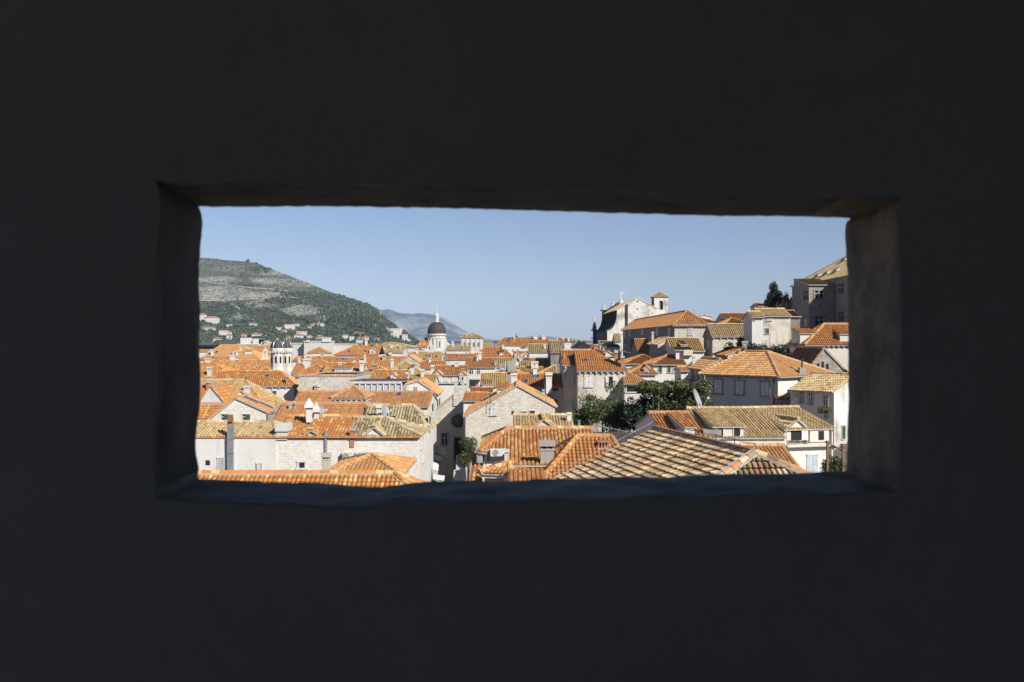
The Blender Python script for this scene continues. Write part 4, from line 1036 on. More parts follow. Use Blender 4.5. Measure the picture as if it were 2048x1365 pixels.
# town walls
th = Th('town_wall', 'long pale stone town wall stepping down behind the orange roofs at left', 'town wall', P(640, 720, 455)); mb = MB()
for (u0, u1, vt, d) in ((576, 608, 688, 456), (608, 664, 684, 452), (664, 712, 689.5, 458)):
    a, b = P(u0, vt, d), P(u1, vt, d); mb.box(a.x, b.x, d, d + 6, 0, a.z, 'smooth_stone'); mb.box(a.x - .2, b.x + .2, d - .3, d + 6.3, a.z, a.z + .4, 'trim')
part(mb, 'wall', th)
mb = MB()
for (u0, u1, v0, v1, d) in ((612, 617, 681, 684, 451.5), (644, 660, 678, 684, 451.5)):
    a, b = P(u0, v1, d), P(u1, v0, d); mb.box(a.x, b.x, d, d + 3, a.z - .1, b.z, 'white')
part(mb, 'sentry_box', th)
# twin domed bell towers
def bell_tower(u0, u1, d, label, group):
    ux = (u0 + u1) / 2; w = (u1 - u0) * d / F / 2; c = P(ux, 0, d + w); th = Th('bell_tower', label, 'bell tower', (c.x, c.y, 0), group); S = math.pi / 8
    z = lambda v: H + (682.5 - v) * d / F
    mb = MB(); mb.box(c.x - w * 1.05, c.x + w * 1.05, c.y - w * 1.05, c.y + w * 1.05, 0, z(742), 'white')
    mb.lathe(c.x, c.y, [(w * 1.25, z(748)), (w * 1.18, z(741)), (w * 1.06, z(735)), (w * 1.02, z(706.5))], 'cream', 8, False, S)
    mb.lathe(c.x, c.y, [(w * 1.06, z(706.5)), (w * 1.12, z(704.6)), (w * 1.22, z(703)), (w * 1.22, z(699)), (w * 1.14, z(696.5)), (w * 1.1, z(696.3)), (0, z(696.3))], 'trim', 8, False, S)
    part(mb, 'wall', th)
    mb = MB(); prof = [(w * 1.12, z(696.5))] + [(w * 1.10 * math.cos(t * math.pi / 2 / 8) ** .9 if t < 8 else .12, z(696) + (z(680.5) - z(696)) * math.sin(t * math.pi / 2 / 8)) for t in range(9)]
    mb.lathe(c.x, c.y, prof, 'lead', 16); 
    for k in range(8):
        a = 2 * math.pi * k / 8 + S
        for (r0, z0), (r1, z1) in zip(prof[1:-1], prof[2:]): mb.tube((c.x + r0 * math.cos(a), c.y + r0 * math.sin(a), z0), (c.x + r1 * math.cos(a), c.y + r1 * math.sin(a), z1), .05, 'metal', 4)
    mb.lathe(c.x, c.y, [(.16, z(681)), (.1, z(679.5)), (.22, z(678.3)), (0, z(676.8))], 'trim', 8); mb.box(c.x - .05, c.x + .05, c.y - .05, c.y + .05, z(677), z(675.5), 'trim')
    part(mb, 'dome', th)
    for k in range(8):
        if k in (1, 3): continue
        a = 2 * math.pi * k / 8; rr = w * 1.02 * math.cos(S); n = Vector((math.cos(a), math.sin(a), 0)); t = Vector((-n.y, n.x, 0)); o = Vector((c.x, c.y, 0)) + n * (rr - .02)
        window(th, lambda x, y, zz: o + t * x + n * y + Vector((0, 0, zz)), -w * .17, w * .17, z(727), z(713), 'A')
    mb = MB()
    for k in range(16):
        a = 2 * math.pi * k / 16 + S; q = Vector((c.x + w * 1.2 * math.cos(a), c.y + w * 1.2 * math.sin(a), 0)); mb.box(q.x - .12, q.x + .12, q.y - .12, q.y + .12, z(705.8), z(703.2), 'white')
    part(mb, 'cornice', th)
bell_tower(542, 567, 205, 'nearer of two lead domed white bell towers, the left one with two dark arches', 'twin domed bell towers')
bell_tower(562, 584, 216, 'farther of two lead domed white bell towers, the right one partly hidden', 'twin domed bell towers')
# domed cathedral
d = 372; c = P(873.5, 0, d); th = Th('cathedral', 'domed white cathedral with a dark ribbed dome and slender lantern', 'cathedral', (c.x, c.y, 0)); z = lambda v: H + (682.5 - v) * d / F
px = d / F; mb = MB(); r = 17.5 * px
mb.lathe(c.x, c.y, [(r * 1.18, z(706)), (r * 1.15, z(699)), (r * 1.02, z(697)), (r * 1.02, z(678.5)), (r * 1.10, z(677.5)), (r * 1.10, z(675.5)), (r * 1.02, z(675)), (r * 1.02, z(672.5)), (r * 1.16, z(671)), (r * 1.16, z(669.5)), (r * 1.03, z(669)), (r * 1.03, z(667))], 'smooth_stone', 16, False)
for k in range(16):
    a = 2 * math.pi * (k + .5) / 16; q = Vector((c.x + r * 1.03 * math.cos(a), c.y + r * 1.03 * math.sin(a), 0)); mb.box(q.x - .28, q.x + .28, q.y - .28, q.y + .28, z(697), z(678), 'white')
part(mb, 'drum', th)
mb = MB(); prof = [(r * 1.07, z(667.2))] + [(r * 1.05 * math.cos(t * .95 * math.pi / 2 / 10) ** .85, z(667) + (z(644.5) - z(667)) * math.sin(t * math.pi / 2 / 10)) for t in range(11)]
mb.lathe(c.x, c.y, prof, 'lead', 32)
for k in range(24):
    a = 2 * math.pi * k / 24
    for (r0, z0), (r1, z1) in zip(prof[1:-1], prof[2:]): mb.tube((c.x + r0 * math.cos(a), c.y + r0 * math.sin(a), z0), (c.x + r1 * math.cos(a), c.y + r1 * math.sin(a), z1), .07, 'lead', 4)
part(mb, 'dome', th)
mb = MB(); mb.lathe(c.x, c.y, [(5.4 * px, z(646)), (5.2 * px, z(644)), (4.4 * px, z(643.5)), (4.2 * px, z(634.5)), (5 * px, z(633.5)), (3.4 * px, z(631)), (1.8 * px, z(628)), (1.1 * px, z(624)), (.5 * px, z(620)), (.9 * px, z(619)), (.2 * px, z(618)), (.12 * px, z(613))], 'trim', 8, False)
mb.box(c.x - .45, c.x + .45, c.y - .05, c.y + .05, z(615.4), z(614.8), 'trim'); part(mb, 'lantern', th)
for k in range(8):
    a = 2 * math.pi * (k + .5) / 8 - .0; n = Vector((math.cos(a), math.sin(a), 0)); t = Vector((-n.y, n.x, 0)); o = Vector((c.x, c.y, 0)) + n * (r * 1.02)
    window(th, lambda x, y, zz: o + t * x + n * y + Vector((0, 0, zz)), -.55, .55, z(695), z(683), 'g')
mb = MB(); a, b = P(856, 0, d).x - 3, P(893, 0, d).x + 4; mb.box(a, b, d - 8, d + 14, 0, z(701), 'smooth_stone')
for x in (P(893, 0, d).x,):
    pr = [(x - 1.2, z(697)), (x - 1.0, z(678)), (x - .2, z(680)), (x + .6, z(685)), (x + 1.8, z(691)), (x + 2.2, z(697))]; mb.prism([Vector((q[0], d - 1.5, q[1])) for q in pr], (0, 1.2, 0), 'smooth_stone')
part(mb, 'wall', th)
mb = MB()
for (u0, u1, uc) in ((800, 856, 838), (868, 934, 905)):
    a, b, p = P(u0, 706, d - 9), P(u1, 706, d - 9), P(uc, 697, d - 4); a2, b2 = a + Vector((0, 12, 0)), b + Vector((0, 12, 0))
    for tri in ((a, b, p), (b, b2, p), (a2, a, p)): roof_poly(mb, list(tri), 'S', d)
part(mb, 'roof', th)
th = Th('bell_arch', 'stacked white bell arch with three openings left of the domed cathedral', 'bell arch', P(861, 708, 340)); mb = MB(); d = 340
zz = lambda v: H + (682.5 - v) * d / F; X = lambda u: P(u, 0, d).x
for (u0, u1, v0, v1, ops) in ((855.5, 866.5, 707, 693, ((857.5, 860.2), (862, 864.6))), (858, 864.5, 693, 684, ((859.8, 862.4),))):
    us = [u0] + [q for o in ops for q in o] + [u1]
    for i in range(0, len(us), 2): mb.box(X(us[i]), X(us[i + 1]), d, d + .5, zz(v0), zz(v1), 'white')
    mb.box(X(u0) - .1, X(u1) + .1, d - .05, d + .55, zz(v1), zz(v1 - 1.6), 'white')
mb.box(X(854), X(868), d, d + .6, zz(712), zz(707), 'white'); part(mb, 'arch', th)
# arched white palace
h = House('white palace with four tall arched windows and an olive hipped roof', 922, 964, 675, 332, 12, 666, 'hip', 'K', 'oldwhite', hl=3.5, hr=3.5, name='palace', cat='palace', side_wall='greyplaster', oh=.4)
for u in (929.5, 938.5, 947.6, 957): h.win((u - 1.9, 684, u + 1.9, 694), 'a')
h.dorm(931, 935, 672.5, 669.8, 668.6, 'white', 'gable'); h.dorm(941, 945, 672.5, 669.8, 668.6, 'white', 'gable'); h.cornice('F', 'trim', False)
mb = MB()
O, t, n = h.face_basis('F')
for u in (925, 934, 943, 952.3, 961.5): x = h.on_wall(u, 690, 'F')[0]; mb.box(x - .22, x + .22, -.05, .18, 8, h.ze - .3, 'trim', lambda X, Y, Z: O + t * X + n * Y + Vector((0, 0, Z)))
part(mb, 'pilaster', h)
h = House('low house with an olive roof and tiny windows in front of the white palace', 893, 940, 700.5, 322, 9, 692, 'side', 'K', 'white'); h.wins([(931, 703, 934, 707), (939, 703, 941, 707)], 'y')
h = House('low olive roofed shed right of the white palace', 964, 985, 693, 345, 8, 685, 'side', 'K', 'white')
h = House('long orange roofed building with two block chimneys and white wall on the skyline', 993, 1109, 691, 338, 14, 676, 'hip', 'M2', 'white', hl=2.5, hr=2.5, cornice='F')
h.chim(1066.5, 1076, 671.5, 680, 'grey'); h.chim(1083, 1092.5, 671.5, 680, 'grey'); h.chim(1027, 1031, 671.5, 679, 'white'); h.dorm(1063, 1069, 690, 687, 685.5, 'white', 'shed')
h.wins([(1012, 699.5, 1016, 703), (1024, 699.5, 1027, 703), (1034.5, 699.5, 1038, 703)], 'g')
h = House('slim white tower house with a small orange hip below the skyline building', 1041, 1053, 694.5, 300, 5, 690.5, 'pyr', 'Y', 'white'); h.win((1045, 696, 1047, 699), 'k')
for (lab, u1, u2, ve, d, D, vr, ro, ti, ua) in (
    ('tiny far orange roofed house with chimneys on the skyline left of the church', 1112, 1144, 684, 400, 9, 677.5, 'side', 'O', None),
    ('far pale gable house with one small window left of the dark church front', 1146, 1180, 694, 285, 9, 682, 'front', 'G', 1159),
    ('far low orange roof just left of the dark church front', 1146, 1174, 687, 340, 8, 682.5, 'side', 'O', None),
    ('far white and orange cottage beside the foot of the dark church front', 1172, 1188, 695, 290, 6, 688.5, 'side', 'O', None),
    ('house with a plain orange roof and round dormer right of the shaded olive roof', 1150, 1230, 711, 140, 9, 698, 'hip', 'O', None)):
    h = House(lab, u1, u2, ve, d, D, vr, ro, ti, 'stained' if ro == 'front' else 'white', ua=ua)
    if ro == 'front': h.win((1158, 686, 1160, 690), 'k')
    if 'round' in lab: h.dorm(1211, 1222, 712, 706, 702.5, 'white', 'gable', 'O')
    if 'tiny' in lab: h.chim(1125, 1128, 676, 682, 'white'); h.chim(1135, 1140, 678, 684, 'white'); h.chim(1113, 1116, 678, 684, 'white')
# white church on the right
d = 240; d2 = 272; th = Th('church', 'large white baroque church with a curved dark side, a stone cross and pale gable', 'church', P(1250, 690, 250))
z = lambda v: H + (682.5 - v) * d / F; X = lambda u: P(u, 0, d).x
ap = (X(1275), z(597.5)); le = (X(1234), z(620.5)); re_ = (X(1312), z(617))
sw = [(X(1234) + (X(1214.5) - X(1234)) * (1 - math.cos(t)) , z(624) + (z(662) - z(624)) * math.sin(t)) for t in [math.pi / 2 * i / 8 for i in range(9)]]
sec = [(X(1312), 6), re_, ap, le] + sw + [(X(1214.5), 6)]
mb = MB(); mb.face([Vector((x, d, q)) for x, q in sec], 'oldwhite'); mb.face([Vector((x, d2, q)) for x, q in sec], 'stain_shade_stone')
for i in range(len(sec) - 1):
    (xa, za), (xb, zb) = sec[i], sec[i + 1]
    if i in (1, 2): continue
    mb.face([(xa, d, za), (xb, d, zb), (xb, d2, zb), (xa, d2, za)], 'stain_shade_stone' if i >= 3 else 'oldwhite')
part(mb, 'wall', th)
mb = MB()
for j in range(7):           # scroll buttresses standing off the curved side
    y = d + .8 + (d2 - d - 2.5) * j / 6
    mb.prism([Vector((x - .35, y, q + .25)) for x, q in sw] + [Vector((sw[-1][0] + .3, y, sw[-1][1] - 1)), Vector((sw[0][0] + .6, y, sw[0][1] - 1.5))], (0, .8, 0), 'stain_shade_stone')
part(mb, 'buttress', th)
mb = MB(); roof_poly(mb, [Vector((le[0] - .3, d2, le[1] - .1)), Vector((le[0] - .3, d - .1, le[1] - .1)), Vector((ap[0], d - .1, ap[1] + .1)), Vector((ap[0], d2, ap[1] + .1))], 'K', d)
roof_poly(mb, [Vector((re_[0] + .3, d - .1, re_[1] - .1)), Vector((re_[0] + .3, d2, re_[1] - .1)), Vector((ap[0], d2, ap[1] + .1)), Vector((ap[0], d - .1, ap[1] + .1))], 'K', d); part(mb, 'roof', th)
# front screen wall at the far end, pilasters, statues, cross
zf = lambda v: H + (682.5 - v) * d2 / F; Xf = lambda u: P(u, 0, d2).x
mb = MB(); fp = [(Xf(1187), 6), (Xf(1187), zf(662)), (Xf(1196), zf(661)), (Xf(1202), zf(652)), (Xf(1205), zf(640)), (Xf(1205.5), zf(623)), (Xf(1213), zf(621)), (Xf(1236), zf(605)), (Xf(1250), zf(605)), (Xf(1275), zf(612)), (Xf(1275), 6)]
mb.prism([Vector((x, d2, q)) for x, q in fp], (0, 2.2, 0), 'stain_shade_stone')
for (u, v) in ((1203.5, 622), (1184.5, 677.5)): mb.box(Xf(u) - .2, Xf(u) + 2.2, d2 - .6, d2 + 2.6, zf(v), zf(v - 2), 'stain_shade_stone')
part(mb, 'facade', th)
mb = MB(); q = Xf(1189.5); mb.box(q - .9, q + .9, d2 + .2, d2 + 2, zf(662), zf(660), 'stain_shade_stone'); mb.lathe(q, d2 + 1.1, [(.85, zf(660)), (.35, zf(644)), (.2, zf(641))], 'dark_shaded_stone', 4, False, math.pi / 4); mb.lathe(q, d2 + 1.1, [(.3, zf(643)), (.12, zf(636)), (0, zf(635))], 'trim', 6); part(mb, 'obelisk', th)
for u, v0, v1 in ((1208, 621, 608.5), (1226, 612, 601.5)):
    mb = MB(); q = Xf(u); mb.lathe(q, d2 + 1, [(.7, zf(v0 + 1)), (.6, zf(v0 - 2)), (.26, zf(v0 - 2.6)), (.36, zf(v0 - 6)), (.22, zf(v1 + 3)), (.27, zf(v1 + 1.5)), (.0, zf(v1))], 'trim', 8); part(mb, 'statue', th)
mb = MB(); q = Xf(1243); mb.lathe(q, d2 + 1, [(1.3, zf(609)), (1.1, zf(605)), (.45, zf(603)), (.4, zf(600))], 'trim', 8); mb.box(q - .16, q + .16, d2 + .85, d2 + 1.15, zf(601), zf(582), 'trim'); mb.box(q - 1.0, q + 1.0, d2 + .8, d2 + 1.2, zf(587.6), zf(585.8), 'trim'); part(mb, 'cross', th)
for (u, v, s) in ((1275.5, 603, 1.3), (1275, 618.5, 1.1), (1275, 634, .9), (1268.5, 613, .5), (1289.5, 613, .5), (1289, 626, .5), (1269, 625, .5), (1259.5, 611, .5), (1305, 627, .7)):
    a = X(u); mb = MB(); mb.box(a - s * .12 * 1.2, a + s * .12 * 1.2 * (1 if s > .8 else 1), d - .06, d + .05, z(v + s), z(v - s), 'dark'); part(mb, 'window', th)
mb = MB(); mb.box(X(1253), X(1255.5), d - .5, d + .1, 8, z(609), 'stain_shade_stone'); part(mb, 'pier', th)
# bell tower of the church
dt = 246; xa, xb = P(1308.5, 0, dt).x, P(1336, 0, dt).x; zt = lambda v: H + (682.5 - v) * dt / F; D = 5.0
tw = Th('bell_tower', 'square white bell tower with one open arch and small pyramid roof, right of the church', 'bell tower', ((xa + xb) / 2, dt, 8)); mb = MB()
x1, x2 = P(1317.5, 0, dt).x, P(1326.3, 0, dt).x; za, zb_ = zt(620), zt(606); r = (x2 - x1) / 2; xm = (x1 + x2) / 2; ztp = zt(594)
for y0, y1 in ((dt, dt + .8), (dt + D - .8, dt + D)):
    mb.box(xa, xb, y0, y1, 8, za, 'oldwhite'); mb.box(xa, x1, y0, y1, za, ztp, 'oldwhite'); mb.box(x2, xb, y0, y1, za, ztp, 'oldwhite')
    ar = [Vector((xm + r * math.cos(math.pi * k / 8), y0, zb_ + r * math.sin(math.pi * k / 8))) for k in range(9)]
    for k in range(8): mb.prism([ar[k], ar[k + 1], Vector((ar[k + 1].x, y0, ztp)), Vector((ar[k].x, y0, ztp))], (0, y1 - y0, 0), 'oldwhite')
for x in (xa, xb - .8): mb.box(x, x + .8, dt + .8, dt + D - .8, 8, ztp, 'greystone' if x == xa else 'oldwhite')  # white tower's left side in darker stone, its shade put into the colour
mb.box(xa + .8, xb - .8, dt + .8, dt + D - .8, za - .4, za - .2, 'dark_shaded_stone'); part(mb, 'wall', tw)
mb = MB(); cx, cy = (xa + xb) / 2, dt + D / 2; pk = Vector((cx, cy, zt(583.5))); o = .25
cs = [Vector((xa - o, dt - o, ztp)), Vector((xb + o, dt - o, ztp)), Vector((xb + o, dt + D + o, ztp)), Vector((xa - o, dt + D + o, ztp))]
for i in range(4): roof_poly(mb, [cs[i], cs[(i + 1) % 4], pk], 'K', dt)
part(mb, 'roof', tw)
# long building below the church
h = House('long rust roofed stone building with a lit short end, below the white church', 1349, 1413, 647.5, 142, 66, 628.5, 'hipf', 'R', 'stone', base=8, hl=3, hr=3, side_wall='dark_shaded_stone', cornice='F', oh=.35)
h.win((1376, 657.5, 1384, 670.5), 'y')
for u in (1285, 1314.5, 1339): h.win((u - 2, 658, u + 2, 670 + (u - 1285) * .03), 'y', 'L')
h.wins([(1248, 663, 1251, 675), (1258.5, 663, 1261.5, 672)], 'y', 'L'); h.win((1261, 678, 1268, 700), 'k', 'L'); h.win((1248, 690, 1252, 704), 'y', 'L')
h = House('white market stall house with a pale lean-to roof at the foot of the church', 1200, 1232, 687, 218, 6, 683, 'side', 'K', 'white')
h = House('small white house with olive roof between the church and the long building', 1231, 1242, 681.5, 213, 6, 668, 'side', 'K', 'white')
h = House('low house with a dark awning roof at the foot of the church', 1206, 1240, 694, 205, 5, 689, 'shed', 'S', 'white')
h = House('house with a steep narrow orange roof beside a shaded stone gable', 1277, 1301, 704, 152, 9, 679, 'side', 'O', 'dark_shaded_stone')
h = House('stone gable house with a small window, balcony plants and shaded side wall', 1315.5, 1353, 687, 132, 8, 676, 'front', 'KO', 'stone', ua=1336, side_wall='dark_shaded_stone', ve2=689); h.win((1338, 690, 1344, 696), 'K'); h.chim(1302.5, 1308, 665, 680, 'stone')
h.box((1321, 706.5, 1358, 708.5), .9, 'trim', 'balcony')
pl = Th('potted_plants', 'dark bushy potted plants on the balcony of the stone gable house', 'plants', P(1342, 706, 131)); mb = MB()
leaves(mb, [(tuple(P(u, v, 130.9)), (.35, .25, .35)) for u, v in ((1335, 702), (1340, 703), (1345, 701), (1349, 704), (1337, 705))], 500, .07, 'leaf', 3); part(mb, 'foliage', pl)
mb = MB()
for u in (1335, 1340, 1345, 1349): q = P(u, 706.3, 130.9); mb.lathe(q.x, q.y, [(0, q.z), (.12, q.z), (.17, q.z + .25), (0, q.z + .24)], 'brick', 8)
part(mb, 'pot', pl)
h = House('row of shadowed orange roofs with a dormer behind the stone gable', 1345, 1408, 701, 126, 8, 677, 'side', 'KO', 'white')
h.dorm(1362, 1373, 697, 689, 682, 'white', 'shed', 'KO', [(1364, 690, 1371, 696)], 'y')
h = House('house with a low pale balcony in front of the shadowed orange roofs', 1352, 1385, 700, 121, 4, 695, 'shed', 'KO', 'white'); h.box((1366, 700, 1384, 711), .5, 'trim', 'balcony')
h = House('white house with an orange hip roof, left half of the pair below the stone gable', 1252, 1313, 727, 126, 9, 711, 'hip', 'O', 'white', hl=2.5, hr=1)
h = House('white house with green shutters under an orange roof, right half of the pair', 1307, 1372, 728.5, 119, 8, 711, 'hip', 'O', 'white', hl=2.2, hr=0)
h.wins([(1316.5, 733, 1324, 745.5), (1335, 733, 1341, 745.5)], 'G'); h.win((1345, 733, 1350, 746), 'y')
h = House('low white house with hipped orange roof and one arched dormer before the pair', 1258, 1310, 747, 112, 5, 729, 'hip', 'O', 'white', hl=2.2, hr=1); h.dorm(1288, 1297.5, 745, 736, 731.5, 'white', 'gable', 'O', [(1290, 737, 1295.5, 743)], 'y'); h.chim(1280, 1285.5, 738, 757, 'stone')
h.band('F', P(0, 751, 112).z, P(0, 749, 112).z, .25, 'trim')
# right hand slope
h = House('small gabled stone house with a chimney on its peak and orange left slope', 1455.5, 1517, 709, 111, 7, 697, 'front', 'O', 'stone', ua=1487, ve2=711, side_wall='brick'); h.chim(1483, 1495, 683.5, 700, 'stone')
aircon(1461, 715, 1473, 722, 110.6, 'air conditioner on the small gabled stone house with the peak chimney')
h = House('stone gable house with a dark side of three windows and small white chimney', 1409, 1457, 737, 100, 9, 719, 'front', 'Y', 'stone', ua=1440, ve2=729, side_wall='dark_shaded_stone'); h.chim(1384, 1391, 712, 730, 'white')
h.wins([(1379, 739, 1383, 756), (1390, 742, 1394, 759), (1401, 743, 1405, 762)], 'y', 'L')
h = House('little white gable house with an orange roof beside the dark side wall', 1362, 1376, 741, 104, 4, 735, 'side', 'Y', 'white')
h = House('stone house with a pale olive roof and shaded left gable, right of the long building', 1425, 1523, 671.5, 130, 6, 649, 'side', 'K', 'stone', side_wall='dark_shaded_stone', cornice='F', base=6); h.win((1415, 682, 1418.5, 697), 'y', 'L')
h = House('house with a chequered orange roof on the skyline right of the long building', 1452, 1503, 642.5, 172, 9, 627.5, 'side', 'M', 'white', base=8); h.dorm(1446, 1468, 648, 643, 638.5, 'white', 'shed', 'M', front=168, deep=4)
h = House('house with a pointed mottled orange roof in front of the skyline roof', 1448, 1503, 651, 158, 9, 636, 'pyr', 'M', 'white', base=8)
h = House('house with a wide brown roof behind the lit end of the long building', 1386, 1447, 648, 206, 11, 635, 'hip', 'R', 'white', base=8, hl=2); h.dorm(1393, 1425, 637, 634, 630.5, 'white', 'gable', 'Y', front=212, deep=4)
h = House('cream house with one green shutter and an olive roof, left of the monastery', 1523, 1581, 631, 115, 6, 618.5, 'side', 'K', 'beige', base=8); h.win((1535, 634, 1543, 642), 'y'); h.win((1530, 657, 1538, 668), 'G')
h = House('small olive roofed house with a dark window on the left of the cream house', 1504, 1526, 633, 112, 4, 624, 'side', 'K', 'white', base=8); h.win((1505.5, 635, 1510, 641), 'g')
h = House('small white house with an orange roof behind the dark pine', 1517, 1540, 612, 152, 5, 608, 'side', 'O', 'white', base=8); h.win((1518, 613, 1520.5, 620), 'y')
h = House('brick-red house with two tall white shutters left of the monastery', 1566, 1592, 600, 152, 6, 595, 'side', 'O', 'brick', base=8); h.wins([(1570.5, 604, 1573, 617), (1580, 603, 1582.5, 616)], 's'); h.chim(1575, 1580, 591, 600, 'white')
h = House('tall shaded stone wall house below the monastery and right of the cream house', 1568, 1600, 632, 118, 6, 622, 'side', 'D', 'dark_shaded_stone', base=6)
# unseen neighbour added on the right to put the courtyards in shade
h = House('tall plastered house added out of view on the right to cast shade', 0, 0, 0, 82, 0, None, 'side', 'O', 'cream', world=(43, 84, 9, 9, 24, 26.5), base=6)

# small stacks and roof lights that crowd the farther roofs
rk = random.Random(77)
for s in HOUSES:
    if not (105 < s.d < 340) or s.rooftype not in ('side', 'hip') or s.L < 3 or s.A.x > 14: continue
    for _ in range(rk.choice((0, 1, 1, 2))):
        x = s.L * rk.uniform(.2, .8); f = rk.uniform(.55, .95); y = s.D / 2 * f; z = s.ze + (s.zr - s.ze) * f
        if rk.random() < .7: chimney(s, s.roofobj, s.W(x, y, z), rk.uniform(.45, .75) * (1 + s.d / 700), rk.uniform(.6, 1.1) * (1 + s.d / 700), rk.choice(('white', 'white', 'stone', 'brick')) if s.d < 180 else rk.choice(('white', 'stone')), s.e, s.n)
        else:
            sl = (s.zr - s.ze) / (s.D / 2); ey = (s.n + Vector((0, 0, sl))).normalized(); nn = s.e.cross(ey); q = s.W(x, y, z); k = 1 + s.d / 500; mb = MB(); Wf = lambda a, b, c: q + s.e * a + ey * b + nn * c
            mb.box(-.4 * k, .4 * k, -.5 * k, .5 * k, -.05, .15, 'flashing', Wf); mb.box(-.31 * k, .31 * k, -.4 * k, .4 * k, .14, .165, 'glass', Wf); sub(mb, 'skylight', s.roofobj, s)
# ================================================================== ground and hills
plain('ground', (.20, .185, .16), .95, 0, .2, .4); plain('paving', (.24, .23, .21), .7, 0, .2, 2.5); plain('road', (.40, .37, .32), .95)
plain('tree_pale', (.11, .12, .06), .8)
def grid_mesh(mb, fn, us, ts, mat, colfn=None, smooth=True):
    pts = [[fn(u, t) for t in ts] for u in us]
    for i in range(len(us) - 1):
        for j in range(len(ts) - 1):
            mb.face([pts[i][j], pts[i + 1][j], pts[i + 1][j + 1], pts[i][j + 1]], mat, ((0, 0), (1, 0), (1, 1), (0, 1)), colfn(us[i], ts[j]) if colfn else (1, 1, 1), smooth)
mb = MB(); S = 7500
def lattice(xs, ys, zf, mat):
    for i in range(len(xs) - 1):
        for j in range(len(ys) - 1):
            q = [(xs[i], ys[j]), (xs[i + 1], ys[j]), (xs[i + 1], ys[j + 1]), (xs[i], ys[j + 1])]
            mb.face([(x, y, zf(x, y)) for x, y in q], mat, ((0, 0), (1, 0), (1, 1), (0, 1)))
lattice([-S, -1500, -300, -100, -50, 0, 3, 8, 14, 20, 30, 40, 50, 60, 90, 300, 1500, S], [-150, 0, 40, 55, 60, 65, 70, 90, 120, 160, 220, 300, 420, 430, 900, 3000, 15000], lambda x, y: terrain(x, y) * (1 if y < 425 else 0) - .02, 'ground')
struct(mb, 'ground')
mb = MB(); a = [P(866, 0, 60).x, P(955, 0, 60).x]
mb.face([(-7.2, 60, .012), (-1.0, 60, .012), (-4.2, 117.5, .012), (-10.6, 117.5, .012)], 'paving'); struct(mb, 'alley_paving')

SIL = [(-700, 470), (-200, 480), (200, 500), (395, 515), (420, 517), (455, 521), (500, 524), (515, 527), (530, 534), (550, 541), (575, 551), (600, 560), (625, 570), (650, 580), (675, 589), (700, 597), (720, 602), (740, 610), (755, 618), (764, 628), (770, 636), (773, 644), (785, 650), (795, 658), (806, 666), (818, 675), (832, 683), (850, 690), (900, 697)]
def interp(pts, u):
    if u <= pts[0][0]: return pts[0][1]
    for (a, b), (c, d_) in zip(pts[:-1], pts[1:]):
        if a <= u <= c: return b + (d_ - b) * (u - a) / (c - a)
    return pts[-1][1]
D0 = 900.0
def dridge(u): return interp([(-700, 3000), (400, 2500), (700, 1900), (770, 1550), (900, 1250)], u)
def hill_pt(u, t):
    if t <= 1:
        d = D0 + (dridge(u) - D0) * t; es = 682.5 - interp(SIL, u); e0 = -9.5
        e = e0 + (es - e0) * (t ** .92)
        x = d * (u - 1024) / F
        w = min(1, t * 4) * (1 - t ** 6)
        nz = noise.fractal(Vector((x * .006, d * .0035, 3.1)), .9, 2.1, 5) * 24 + abs(noise.noise(Vector((x * .013, d * .004, 9)))) * -9
        return Vector((x, d, H + e * d / F + nz * w))
    d = dridge(u) * (1 + (t - 1) * .8); e = 682.5 - interp(SIL, u); z = H + e * dridge(u) / F
    return Vector((d * (u - 1024) / F, d, z * max(0, 1 - (t - 1) * 2.2) - 1))
def hill_uv(u, v):
    best = 0
    for i in range(1, 400):
        t = i / 400; p = hill_pt(u, t)
        if 682.5 - (p.z - H) * F / p.y <= v: return t, p
    return .99, hill_pt(u, .99)
def forest(u, v):
    f = 0.0
    lim = interp([(390, 607), (470, 607), (520, 606), (560, 592), (620, 584), (680, 592), (740, 612), (780, 640), (830, 670)], u)
    f = min(1, max(0, (v - lim) / 7 + .5)) * .95
    for (cu, cv, ru, rv, k) in ((600, 622, 46, 14, -1.1), (643, 638, 20, 9, -.9), (520, 611, 44, 8, -.7), (470, 638, 30, 7, -.6), (540, 634, 14, 12, -.5), (760, 628, 12, 14, -.6), (750, 650, 10, 7, -.8), (705, 613, 34, 6, -.6), (440, 618, 26, 5, -.4), (520, 540, 36, 9, .55), (500, 570, 30, 4, .5), (600, 590, 40, 6, .6), (640, 592, 26, 6, .5), (700, 640, 46, 12, .9), (560, 585, 22, 5, .5), (470, 552, 40, 4, .35)):
        q = ((u - cu) / ru) ** 2 + ((v - cv) / rv) ** 2
        if q < 1: f += k * (1 - q) ** .5
    return max(0.0, min(1.0, f + .30 * noise.noise(Vector((u * .05, v * .11, 1))) + .30 * noise.noise(Vector((u * .14, v * .25, 7)))))
